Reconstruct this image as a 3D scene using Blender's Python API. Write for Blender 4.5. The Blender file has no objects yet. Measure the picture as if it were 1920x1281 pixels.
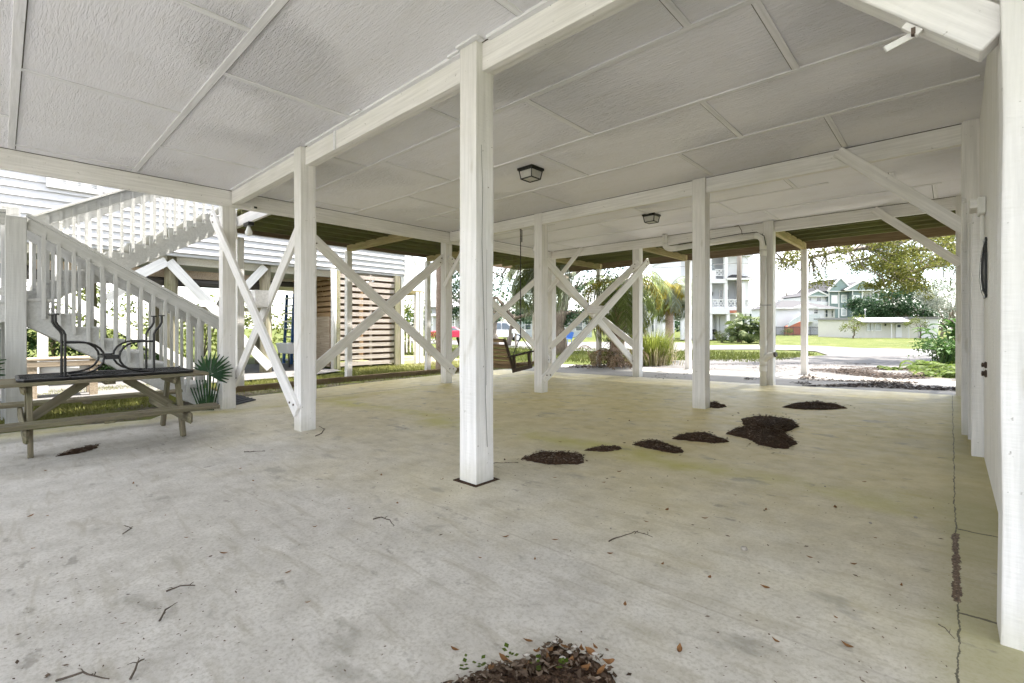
import bpy, bmesh, math, random
from mathutils import Vector, Matrix
random.seed(11)
R = random.Random(5)
S = bpy.context.scene
C = S.collection
PI = math.pi
# ------------------------------------------------------------------ camera calibration (metres; camera at the origin, 1.15 m up)
F, H, CX, CY, A = 888.24, 1.15, 960.0, 613.85, 0.747
CA, SA = math.cos(A), math.sin(A)
ZC = 3.346                                   # underside of the ceiling

def ray(u, v):
    k = (u - CX) / F
    return k * CA - SA, k * SA + CA, -(v - CY) / F
def gz(u, v, z):                             # where the sight line meets height z
    d = ray(u, v); t = (z - H) / d[2]
    return t * d[0], t * d[1]
def onX(u, v, X):
    d = ray(u, v); t = X / d[0]
    return t * d[1], H + t * d[2]
def onY(u, v, Y):
    d = ray(u, v); t = Y / d[1]
    return t * d[0], H + t * d[2]
def sst(a, b, x):
    t = min(1, max(0, (x - a) / (b - a))); return t * t * (3 - 2 * t)
def T(X, Y):                                 # the ground: the slab drains towards -X, further out it is level
    near = .019 * max(-13.0, min(.3, X))
    k = sst(15.0, 24.0, Y)
    return near * (1 - k) - .22 * k
def slabz(X, Y): return .019 * X + .001 * (Y - 2.456)
def gs(u, v):                                # sight line onto the slab
    d = ray(u, v); t = (H + .002456) / (.019 * d[0] + .001 * d[1] - d[2])
    return t * d[0], t * d[1]

# ------------------------------------------------------------------ objects
def tag(o, label=None, cat=None, group=None, kind=None):
    if label: o['label'] = label
    if cat: o['category'] = cat
    if group: o['group'] = group
    if kind: o['kind'] = kind
    return o
def Wm(o):
    return (Wm(o.parent) if o.parent else Matrix.Identity(4)) @ o.matrix_basis
def empty(name, loc, label=None, cat=None, group=None, rz=0.0):
    o = bpy.data.objects.new(name, None); C.objects.link(o)
    o.empty_display_size = .2
    o.location = loc; o.rotation_euler = (0, 0, rz)
    return tag(o, label, cat, group)
def place(o, parent, M=None):
    """link o so that its world matrix is M (identity: the parent's frame)"""
    C.objects.link(o)
    if parent is not None:
        o.parent = parent
        if M is not None: o.matrix_basis = Wm(parent).inverted() @ M
    elif M is not None:
        o.matrix_basis = M
    return o
def copy_tree(o, parent=None):
    c = o.copy(); C.objects.link(c); c.parent = parent
    for ch in list(o.children): copy_tree(ch, c)
    return c

class MB:
    def __init__(s): s.v = []; s.f = []; s.m = []; s.mi = 0
    def add(s, vs, fs, m=None):
        b = len(s.v); s.v += [tuple(v) for v in vs]
        for f in fs: s.f.append([b + i for i in f]); s.m.append(s.mi if m is None else m)
        return s
    def box(s, x0, y0, z0, x1, y1, z1, m=None):
        x0, x1 = min(x0, x1), max(x0, x1); y0, y1 = min(y0, y1), max(y0, y1); z0, z1 = min(z0, z1), max(z0, z1)
        return s.add([(x0, y0, z0), (x1, y0, z0), (x1, y1, z0), (x0, y1, z0), (x0, y0, z1), (x1, y0, z1), (x1, y1, z1), (x0, y1, z1)],
                     [(0, 3, 2, 1), (4, 5, 6, 7), (0, 1, 5, 4), (1, 2, 6, 5), (2, 3, 7, 6), (3, 0, 4, 7)], m)
    def bar(s, p0, p1, w, t, side=(0, 0, 1), m=None, ends=None):
        """box from p0 to p1, width w along side, thickness t"""
        p0, p1 = Vector(p0), Vector(p1); d = (p1 - p0).normalized()
        u = Vector(side); u = (u - d * u.dot(d)).normalized(); n = d.cross(u)
        vs = []
        for p in (p0, p1):
            for a, b in ((-1, -1), (1, -1), (1, 1), (-1, 1)):
                vs.append(p + u * (a * w / 2) + n * (b * t / 2))
        return s.add(vs, [(0, 1, 2, 3)[::-1], (4, 5, 6, 7), (0, 4, 5, 1)[::-1], (1, 5, 6, 2)[::-1], (2, 6, 7, 3)[::-1], (3, 7, 4, 0)[::-1]], m)
    def tube(s, pts, r, n=8, m=None, caps=True):
        pts = [Vector(p) for p in pts]; rs = r if isinstance(r, (list, tuple)) else [r] * len(pts)
        b = len(s.v); u = None; k = len(pts)
        for i, p in enumerate(pts):
            d = (pts[min(i + 1, k - 1)] - pts[max(i - 1, 0)])
            d = d.normalized() if d.length > 1e-9 else Vector((0, 0, 1))
            if u is None:
                u = d.cross(Vector((0, 0, 1)) if abs(d.z) < .9 else Vector((1, 0, 0)))
            u = (u - d * u.dot(d)).normalized(); w = d.cross(u)
            for j in range(n):
                a = 2 * PI * j / n; s.v.append(tuple(p + (u * math.cos(a) + w * math.sin(a)) * rs[i]))
        mm = s.mi if m is None else m
        for i in range(k - 1):
            for j in range(n):
                s.f.append([b + i * n + j, b + i * n + (j + 1) % n, b + (i + 1) * n + (j + 1) % n, b + (i + 1) * n + j]); s.m.append(mm)
        if caps:
            s.f.append([b + j for j in range(n)][::-1]); s.m.append(mm)
            s.f.append([b + (k - 1) * n + j for j in range(n)]); s.m.append(mm)
        return s
    def lathe(s, prof, o=(0, 0, 0), n=16, m=None):
        b = len(s.v); mm = s.mi if m is None else m
        for r, z in prof:
            for j in range(n):
                a = 2 * PI * j / n; s.v.append((o[0] + r * math.cos(a), o[1] + r * math.sin(a), o[2] + z))
        for i in range(len(prof) - 1):
            for j in range(n):
                s.f.append([b + i * n + j, b + i * n + (j + 1) % n, b + (i + 1) * n + (j + 1) % n, b + (i + 1) * n + j]); s.m.append(mm)
        s.f.append([b + j for j in range(n)][::-1]); s.m.append(mm)
        s.f.append([b + (len(prof) - 1) * n + j for j in range(n)]); s.m.append(mm)
        return s
    def prism(s, poly, n, d, m=None):
        """polygon (3-D points) pushed along vector n by d"""
        k = len(poly); o = Vector(n).normalized() * d
        vs = [Vector(p) for p in poly]; vs += [p + o for p in vs]
        return s.add(vs, [list(range(k))[::-1], list(range(k, 2 * k))] + [[i, (i + 1) % k, k + (i + 1) % k, k + i] for i in range(k)], m)
    def build(s, name, mats, parent=None, org=None, local=False, smooth=False, bevel=0, seg=1):
        me = bpy.data.meshes.new(name)
        off = Vector((0, 0, 0))
        if not local:
            if org is not None: off = Vector(org)
            elif parent is not None: off = Wm(parent).translation
        me.from_pydata([tuple(Vector(v) - off) for v in s.v], [], s.f)
        mats = mats if isinstance(mats, (list, tuple)) else [mats]
        for m in mats: me.materials.append(m)
        if len(mats) > 1: me.polygons.foreach_set('material_index', s.m)
        me.update()
        bm = bmesh.new(); bm.from_mesh(me); 
        if len(bm.faces) < 40000: bmesh.ops.recalc_face_normals(bm, faces=bm.faces)
        bm.to_mesh(me); bm.free()
        if smooth: me.polygons.foreach_set('use_smooth', [True] * len(me.polygons))
        o = bpy.data.objects.new(name, me)
        place(o, parent, None if local else Matrix.Translation(off))
        if bevel:
            b = o.modifiers.new('bevel', 'BEVEL'); b.width = bevel; b.segments = seg; b.limit_method = 'ANGLE'; b.angle_limit = math.radians(40)
        return o

def board(name, p0, p1, w, t, side, mat, parent=None, bevel=.003):
    """a straight board as one object whose local X runs along it (the grain follows)"""
    p0, p1 = Vector(p0), Vector(p1); d = (p1 - p0); L = d.length; d.normalize()
    u = Vector(side); u = (u - d * u.dot(d)).normalized(); n = d.cross(u)
    M = Matrix(((d.x, u.x, n.x, p0.x), (d.y, u.y, n.y, p0.y), (d.z, u.z, n.z, p0.z), (0, 0, 0, 1)))
    b = MB(); b.box(0, -w / 2, -t / 2, L, w / 2, t / 2)
    me = bpy.data.meshes.new(name); me.from_pydata(b.v, [], b.f); me.materials.append(mat)
    o = bpy.data.objects.new(name, me); place(o, parent, M)
    if bevel:
        bv = o.modifiers.new('bevel', 'BEVEL'); bv.width = bevel; bv.segments = 1; bv.limit_method = 'ANGLE'
    return o

# ------------------------------------------------------------------ node materials
class NT:
    def __init__(s, name):
        s.mat = bpy.data.materials.new(name); s.mat.use_nodes = True
        s.t = s.mat.node_tree; s.t.nodes.clear()
        s.out = s.n('ShaderNodeOutputMaterial')
        s.co = s.n('ShaderNodeTexCoord').outputs['Object']
    def n(s, typ, **kw):
        nd = s.t.nodes.new(typ)
        for k, v in kw.items(): setattr(nd, k, v)
        return nd
    def set(s, sock, val):
        if isinstance(val, bpy.types.NodeSocket): s.t.links.new(val, sock)
        elif isinstance(val, (tuple, list)):
            if sock.type == 'RGBA' and len(val) == 3: val = (*val, 1)
            sock.default_value = val
        elif val is not None: sock.default_value = val
    def scale(s, sc, vec=None, loc=(0, 0, 0)):
        m = s.n('ShaderNodeMapping'); s.set(m.inputs['Vector'], vec if vec is not None else s.co)
        m.inputs['Scale'].default_value = sc if isinstance(sc, (tuple, list)) else (sc,) * 3
        m.inputs['Location'].default_value = loc
        return m.outputs['Vector']
    def noise(s, sc=5, det=4, rough=.55, vec=None, dist=0, loc=(0, 0, 0)):
        nd = s.n('ShaderNodeTexNoise'); s.set(nd.inputs['Vector'], s.scale(sc, vec, loc))
        nd.inputs['Scale'].default_value = 1; nd.inputs['Detail'].default_value = det
        nd.inputs['Roughness'].default_value = rough; nd.inputs['Distortion'].default_value = dist
        return nd.outputs['Fac']
    def voro(s, sc, feature='F1', out='Distance', vec=None, rnd=1):
        nd = s.n('ShaderNodeTexVoronoi', feature=feature); s.set(nd.inputs['Vector'], s.scale(sc, vec)); nd.inputs['Scale'].default_value = 1
        nd.inputs['Randomness'].default_value = rnd
        return nd.outputs[out]
    def ramp(s, fac, stops, interp='LINEAR'):
        nd = s.n('ShaderNodeValToRGB'); s.set(nd.inputs['Fac'], fac); cr = nd.color_ramp; cr.interpolation = interp
        while len(cr.elements) < len(stops): cr.elements.new(.5)
        for e, (p, c) in zip(cr.elements, stops):
            e.position = p; e.color = (c, c, c, 1) if isinstance(c, (int, float)) else (*c, 1)
        return nd.outputs['Color']
    def mix(s, fac, a, b, blend='MIX'):
        nd = s.n('ShaderNodeMix', data_type='RGBA', blend_type=blend)
        s.set(nd.inputs[0], fac); s.set(nd.inputs[6], a); s.set(nd.inputs[7], b)
        return nd.outputs[2]
    def math(s, op, a, b=0.0, c=None, clamp=False):
        nd = s.n('ShaderNodeMath', operation=op, use_clamp=clamp); s.set(nd.inputs[0], a); s.set(nd.inputs[1], b)
        if c is not None: s.set(nd.inputs[2], c)
        return nd.outputs[0]
    def xyz(s, vec=None):
        nd = s.n('ShaderNodeSeparateXYZ'); s.set(nd.inputs[0], vec if vec is not None else s.co); return nd.outputs
    def rnd(s):
        return s.n('ShaderNodeObjectInfo').outputs['Random']
    def isl(s):
        return s.n('ShaderNodeNewGeometry').outputs['Random Per Island']
    def bump(s, h, strength=.3, dist=.01, nrm=None):
        nd = s.n('ShaderNodeBump'); nd.inputs['Strength'].default_value = strength; nd.inputs['Distance'].default_value = dist
        s.set(nd.inputs['Height'], h)
        if nrm is not None: s.set(nd.inputs['Normal'], nrm)
        return nd.outputs['Normal']
    def bsdf(s, col, rough=.6, nrm=None, metal=0, spec=.5, **kw):
        b = s.n('ShaderNodeBsdfPrincipled'); s.set(b.inputs['Base Color'], col); s.set(b.inputs['Roughness'], rough)
        s.set(b.inputs['Metallic'], metal); s.set(b.inputs['Specular IOR Level'], spec)
        if nrm is not None: s.set(b.inputs['Normal'], nrm)
        for k, v in kw.items(): s.set(b.inputs[k], v)
        s.t.links.new(b.outputs[0], s.out.inputs['Surface']); return s.mat
    def leaf(s, col, trans=.45, rough=.55):
        b = s.n('ShaderNodeBsdfPrincipled'); s.set(b.inputs['Base Color'], col); b.inputs['Roughness'].default_value = rough
        b.inputs['Specular IOR Level'].default_value = .15
        t = s.n('ShaderNodeBsdfTranslucent'); s.set(t.inputs['Color'], col)
        m = s.n('ShaderNodeMixShader'); m.inputs[0].default_value = trans
        s.t.links.new(b.outputs[0], m.inputs[1]); s.t.links.new(t.outputs[0], m.inputs[2]); s.t.links.new(m.outputs[0], s.out.inputs['Surface'])
        return s.mat

def paint(name, axis=0, base=(.87, .85, .84), dirt=1.0, rough=.55, foot=False):
    """white paint on sawn timber; grain runs along the local axis"""
    t = NT(name)
    sc = [34, 34, 34]; sc[axis] = 1.6
    g = t.noise(sc, 5, .6)
    saw = [9, 9, 9]; saw[axis] = 55
    s2 = t.noise(saw, 2, .5)
    big = t.noise(1.7, 3, .6)
    c = t.mix(t.ramp(g, [(.35, 0.0), (.7, 1.0)]), tuple(b * .80 for b in base), base)
    c = t.mix(t.math('MULTIPLY', t.ramp(big, [(.42, 0.0), (.75, 1.0)]), .26 * dirt), c, (.60, .585, .50))
    sp = t.noise(20, 3, .7, loc=(3, 1, 7))
    c = t.mix(t.math('MULTIPLY', t.ramp(sp, [(.685, 0.0), (.75, 1.0)]), .75 * dirt), c, (.22, .20, .17))
    st = [11, 11, 11]; st[axis] = .8
    s3 = t.noise(st, 4, .65, loc=(5, 5, 5))
    c = t.mix(t.math('MULTIPLY', t.ramp(s3, [(.62, 0.0), (.80, 1.0)]), .30 * dirt), c, (.40, .39, .35))
    if foot:                                  # splashed, greenish dirt round the foot of a post
        z = t.xyz()[2]; m_ = t.math('MULTIPLY', t.ramp(t.math('ADD', t.math('MULTIPLY', z, 1.6), t.math('MULTIPLY', t.noise(7, 4, .65, loc=(1, 4, 2)), .5)), [(.18, 1.0), (.62, 0.0)]), .55)
        c = t.mix(m_, c, (.46, .44, .34))
        kn = t.noise((6, 6, 2.2), 2, .5, loc=(8, 3, 1)); c = t.mix(t.math('MULTIPLY', t.ramp(kn, [(.68, 0.0), (.74, 1.0)]), .5), c, (.50, .47, .41))
    h = t.math('ADD', t.math('MULTIPLY', g, .7), t.math('MULTIPLY', s2, .5))
    return t.bsdf(c, rough, t.bump(h, .6, .009), spec=.35)
def timber(name, cols, axis=0, rough=.8, sc=1.0, green=0.0):
    t = NT(name)
    s = [38 * sc] * 3; s[axis] = 1.4 * sc
    g = t.noise(s, 6, .62)
    big = t.noise(2.2, 3, .6)
    c = t.ramp(g, [(.28, cols[0]), (.55, cols[1]), (.78, cols[2])])
    if green: c = t.mix(t.math('MULTIPLY', t.ramp(big, [(.38, 0.0), (.68, 1.0)]), green), c, (.16, .19, .06))
    k = t.noise([7, 7, 7], 2, .5, loc=(9, 2, 4))
    c = t.mix(t.math('MULTIPLY', t.ramp(k, [(.68, 0.0), (.76, 1.0)]), .6), c, tuple(x * .45 for x in cols[0]))
    v = t.math('MULTIPLY_ADD', t.rnd(), .35, .82)
    c = t.mix(1.0, c, t.mix(1.0, (1, 1, 1), v, 'MULTIPLY'), 'MULTIPLY')
    return t.bsdf(c, rough, t.bump(g, .5, .004), spec=.25)
def flat(name, col, rough=.6, var=.12, sc=6, metal=0, spec=.4, bump=0):
    t = NT(name); n = t.noise(sc, 4, .6)
    c = t.mix(n, tuple(x * (1 - var) for x in col), tuple(min(1, x * (1 + var)) for x in col))
    return t.bsdf(c, rough, t.bump(n, bump, .01) if bump else None, metal, spec)
def leafmat(name, a, b, c=None, trans=.4, big=1.5, rough=.55):
    t = NT(name); i = t.isl(); n = t.noise(big, 3, .6)
    f = t.math('ADD', t.math('MULTIPLY', i, .6), t.math('MULTIPLY', n, .5))
    col = t.ramp(f, [(.15, a), (.6, b), (.95, c or b)])
    return t.leaf(col, trans, rough)
# ------------------------------------------------------------------ palette
M = {}
M['paint_x'] = paint('white_paint_board', 0)
M['paint_z'] = paint('white_paint_post', 2)
M['paint_post'] = paint('white_paint_post_dirty_foot', 2, (.83, .81, .80), 1.5, foot=True)
M['gap'] = flat('dark_gap_shadow', (.07, .06, .05), .9)  # dark tone standing for the shadow in the ceiling seams
M['paint_y'] = paint('white_paint_beam', 1)
M['paint_dirty'] = paint('weathered_white_paint', 0, (.72, .70, .65), 1.5)
M['paint_clean'] = paint('clean_white_paint', 0, (.82, .82, .81), .35)
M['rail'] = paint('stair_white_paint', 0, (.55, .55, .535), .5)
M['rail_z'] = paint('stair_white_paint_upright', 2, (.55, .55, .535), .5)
M['wood'] = timber('weathered_picnic_wood', ((.085, .072, .048), (.165, .140, .095), (.25, .215, .155)), 0, green=.25)
M['swingwood'] = timber('swing_wood', ((.10, .07, .04), (.22, .15, .085), (.30, .22, .13)), 0)
M['swingdark'] = timber('swing_frame_wood', ((.035, .025, .018), (.07, .05, .035), (.11, .08, .055)), 0)
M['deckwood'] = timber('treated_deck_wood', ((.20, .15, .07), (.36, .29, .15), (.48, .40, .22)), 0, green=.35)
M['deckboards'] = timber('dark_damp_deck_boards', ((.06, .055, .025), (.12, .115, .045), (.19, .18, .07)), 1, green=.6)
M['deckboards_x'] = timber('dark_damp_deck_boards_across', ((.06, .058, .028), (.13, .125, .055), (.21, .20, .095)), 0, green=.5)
M['rim'] = timber('brown_rim_joist', ((.11, .075, .045), (.20, .145, .09), (.29, .22, .14)), 0)
M['slat'] = timber('grey_weathered_slat', ((.33, .28, .24), (.48, .425, .38), (.60, .55, .505)), 1)
M['slat_x'] = timber('brown_slat', ((.20, .125, .065), (.33, .22, .12), (.44, .31, .18)), 0)
M['piling'] = timber('wooden_piling', ((.16, .14, .10), (.30, .27, .20), (.44, .41, .34)), 2, green=.4)
M['benchwood'] = timber('old_bench_wood', ((.22, .17, .12), (.38, .31, .23), (.50, .43, .34)), 0)
M['black'] = flat('black_wrought_iron', (.018, .017, .016), .45, .3, 30, .3, .5)
M['lampblack'] = flat('black_lamp_metal', (.012, .012, .011), .4, .3, 30, .2, .5)
M['pvc'] = flat('white_painted_pvc', (.72, .71, .68), .4, .07, 5)
M['pvcdark'] = flat('dark_rubber', (.06, .055, .05), .7)
M['grey'] = flat('grey_metal', (.35, .35, .35), .45, .1, 10, .6)
M['screw'] = flat('rusty_steel', (.12, .09, .07), .5, .2, 30, .7)
M['white'] = flat('plain_white', (.80, .80, .79), .5, .04, 4)
M['trim'] = flat('white_trim', (.54, .54, .54), .5, .03, 4)
M['frost'] = flat('frosted_dusty_glass', (.50, .49, .46), .35, .18, 14, 0, .5)
M['glassdark'] = flat('dark_window_glass', (.06, .075, .085), .08, .4, 1.2, 0, .8)
M['glassgrey'] = flat('window_with_pale_curtain', (.33, .36, .37), .15, .3, 2.5, 0, .6)
M['bulb'] = flat('white_bulb_glass', (.86, .86, .84), .25, .02, 4)
M['plastic'] = flat('white_plastic', (.78, .79, .80), .35, .04, 4)
M['blue'] = flat('blue_fibreglass', (.025, .10, .30), .4, .25, 8)
M['shingle'] = flat('dark_grey_shingles', (.022, .021, .025), .85, .3, 3, bump=.4)
M['brick'] = flat('red_brick', (.32, .11, .07), .85, .25, 8)
M['teal'] = flat('teal_siding', (.125, .165, .165), .7, .08, 1.2)
M['tealgable'] = flat('sea_green_gable_shingles', (.16, .21, .20), .75, .10, 3)
M['cream'] = flat('cream_block_wall', (.46, .45, .40), .75, .06, 1.5)
M['roofwhite'] = flat('pale_flat_roof', (.17, .167, .17), .7, .14, 1.5)
M['housewhite'] = flat('white_house_siding', (.50, .50, .51), .6, .03, 1.0)
M['houseshade'] = flat('shaded_white_siding', (.48, .49, .51), .6, .04, 1.0)  # white siding toned down, the shade on its faces put into the colour
M['fence'] = flat('black_fence_paint', (.02, .022, .03), .5, .3, 3)
M['red'] = flat('dusty_red_car_paint', (.50, .03, .07), .3, .12, 3, 0, .6)
M['carwhite'] = flat('white_car_paint', (.74, .75, .77), .25, .04, 2, 0, .6)
M['tyre'] = flat('tyre_rubber', (.018, .018, .018), .8, .2, 9)
M['rubbermat'] = flat('dark_door_mat', (.045, .048, .055), .85, .3, 30, bump=.6)
M['chalk'] = flat('pale_pebble', (.36, .33, .29), .8, .2, 20)
M['bark'] = timber('oak_bark', ((.045, .035, .028), (.11, .088, .068), (.20, .17, .135)), 2, .95, .35)
M['barkgrey'] = timber('grey_bark', ((.10, .085, .07), (.21, .18, .15), (.33, .30, .26)), 2, .95, .35)
M['palmbark'] = timber('palm_trunk_bark', ((.26, .19, .155), (.40, .31, .26), (.52, .43, .37)), 1, .95, .5)
M['deadfrond'] = leafmat('dead_frond', (.16, .10, .055), (.30, .21, .13), (.42, .33, .23), .25)
M['mulch'] = None
M['oakleaf'] = leafmat('oak_leaf', (.045, .06, .012), (.115, .125, .026), (.18, .165, .045), .5, .6)
M['darkleaf'] = leafmat('dark_evergreen_leaf', (.012, .030, .014), (.030, .062, .028), (.060, .095, .045), .3, .4)
M['greyleaf'] = leafmat('grey_green_leaf', (.11, .125, .10), (.21, .23, .19), (.32, .34, .30), .3, .5)
M['bushleaf'] = leafmat('yellow_green_leaf', (.045, .065, .010), (.095, .12, .022), (.16, .17, .045), .45, 1.0)
M['hedgeleaf'] = leafmat('deep_green_leaf', (.018, .045, .012), (.045, .095, .025), (.10, .17, .05), .35, 1.5)
M['palmleaf'] = leafmat('palm_frond', (.08, .11, .03), (.15, .19, .06), (.25, .28, .12), .45, .8)
M['palmyellow'] = leafmat('yellowing_palm_frond', (.17, .15, .025), (.26, .22, .035), (.34, .29, .06), .45, .8)
M['palmsilver'] = leafmat('silver_palm_frond', (.14, .17, .12), (.23, .26, .19), (.34, .37, .29), .4, .8)
M['fanleaf'] = leafmat('dark_fan_palm_leaf', (.008, .028, .009), (.013, .045, .014), (.024, .07, .02), .15, 3, .4)
M['palmettoleaf'] = leafmat('palmetto_leaf', (.03, .05, .014), (.07, .095, .028), (.13, .155, .055), .35, .7)
M['fern'] = leafmat('bright_fern', (.045, .08, .010), (.085, .13, .018), (.15, .19, .04), .5, 2)
M['bigleaf'] = leafmat('broad_green_leaf', (.02, .05, .010), (.045, .095, .022), (.09, .15, .045), .35, 1)
M['straw'] = leafmat('dry_grass_straw', (.30, .24, .15), (.46, .39, .27), (.58, .50, .37), .35, 2)
M['ornagrass'] = leafmat('tall_grass_blade', (.08, .11, .018), (.17, .20, .036), (.26, .28, .07), .45, 2)
M['grass'] = leafmat('lawn_blade', (.045, .060, .010), (.072, .086, .018), (.105, .11, .036), .35, .35)
M['deadleaf'] = leafmat('dead_brown_leaf', (.10, .045, .018), (.22, .11, .045), (.36, .22, .11), .1, 9, .6)
M['litter_dark'] = leafmat('dark_leaf_litter', (.014, .010, .008), (.036, .025, .019), (.085, .066, .052), .05, 6, .9)  # one darker litter tone, used on the driveway
M['sungrass'] = leafmat('sun_lightened_lawn_blade', (.09, .105, .022), (.16, .165, .045), (.26, .24, .10), .4, .6)  # paler blades: sunlight on the near lawn put into the colour
M['litter'] = leafmat('leaf_litter', (.05, .032, .022), (.12, .085, .06), (.30, .24, .19), .1, 6, .85)

def m_mulch():
    t = NT('dark_mulch'); n = t.noise(70, 5, .7); n2 = t.voro(95)
    c = t.ramp(n, [(.3, (.022, .014, .010)), (.52, (.075, .045, .028)), (.75, (.20, .125, .08))])
    return t.bsdf(c, .95, t.bump(t.math('ADD', n, n2), 1.0, .02), spec=.15)
M['mulch'] = m_mulch()

def m_ceiling():
    t = NT('painted_ceiling_board')
    g = t.noise((8.5, 52, 8.5), 6, .65, dist=.7)
    patch = t.noise(.55, 2, .5)
    rough = t.ramp(patch, [(.46, .25), (.58, 1.0)])
    xyz = t.xyz()
    py = t.math('FLOOR', t.math('DIVIDE', t.math('SUBTRACT', xyz[1], .09), 1.17))
    off = t.math('MULTIPLY', t.math('MODULO', t.math('ABSOLUTE', py), 2.0), 1.2)
    pxx = t.math('FLOOR', t.math('DIVIDE', t.math('ADD', xyz[0], off), 2.4))
    cmb = t.n('ShaderNodeCombineXYZ'); t.set(cmb.inputs[0], pxx); t.set(cmb.inputs[1], py)
    wn = t.n('ShaderNodeTexWhiteNoise', noise_dimensions='2D'); t.set(wn.inputs['Vector'], cmb.outputs[0])
    c = t.mix(t.math('MULTIPLY', wn.outputs['Value'], .6), (.875, .868, .935), (.81, .80, .86))
    sp = t.noise(30, 3, .75, loc=(2, 8, 1))
    c = t.mix(t.math('MULTIPLY', t.ramp(sp, [(.69, 0.0), (.76, 1.0)]), .8), c, (.25, .23, .20))
    c = t.mix(t.math('MULTIPLY', t.math('MULTIPLY', t.ramp(g, [(.25, 1.0), (.45, 0.0)]), rough), .30), c, (.52, .50, .47))
    wt = t.noise((1.6, 5.0, 3), 4, .6)
    c = t.mix(t.math('MULTIPLY', t.ramp(wt, [(.5, 0.0), (.8, 1.0)]), .22), c, (.66, .625, .56))
    rg = t.ramp(g, [(.3, .62), (.8, .42)])
    return t.bsdf(c, rg, t.bump(t.math('MULTIPLY', g, rough), .9, .058), spec=.4)
M['ceiling'] = m_ceiling()
M['batten'] = paint('painted_batten', 0, (.86, .855, .90), .6)

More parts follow.
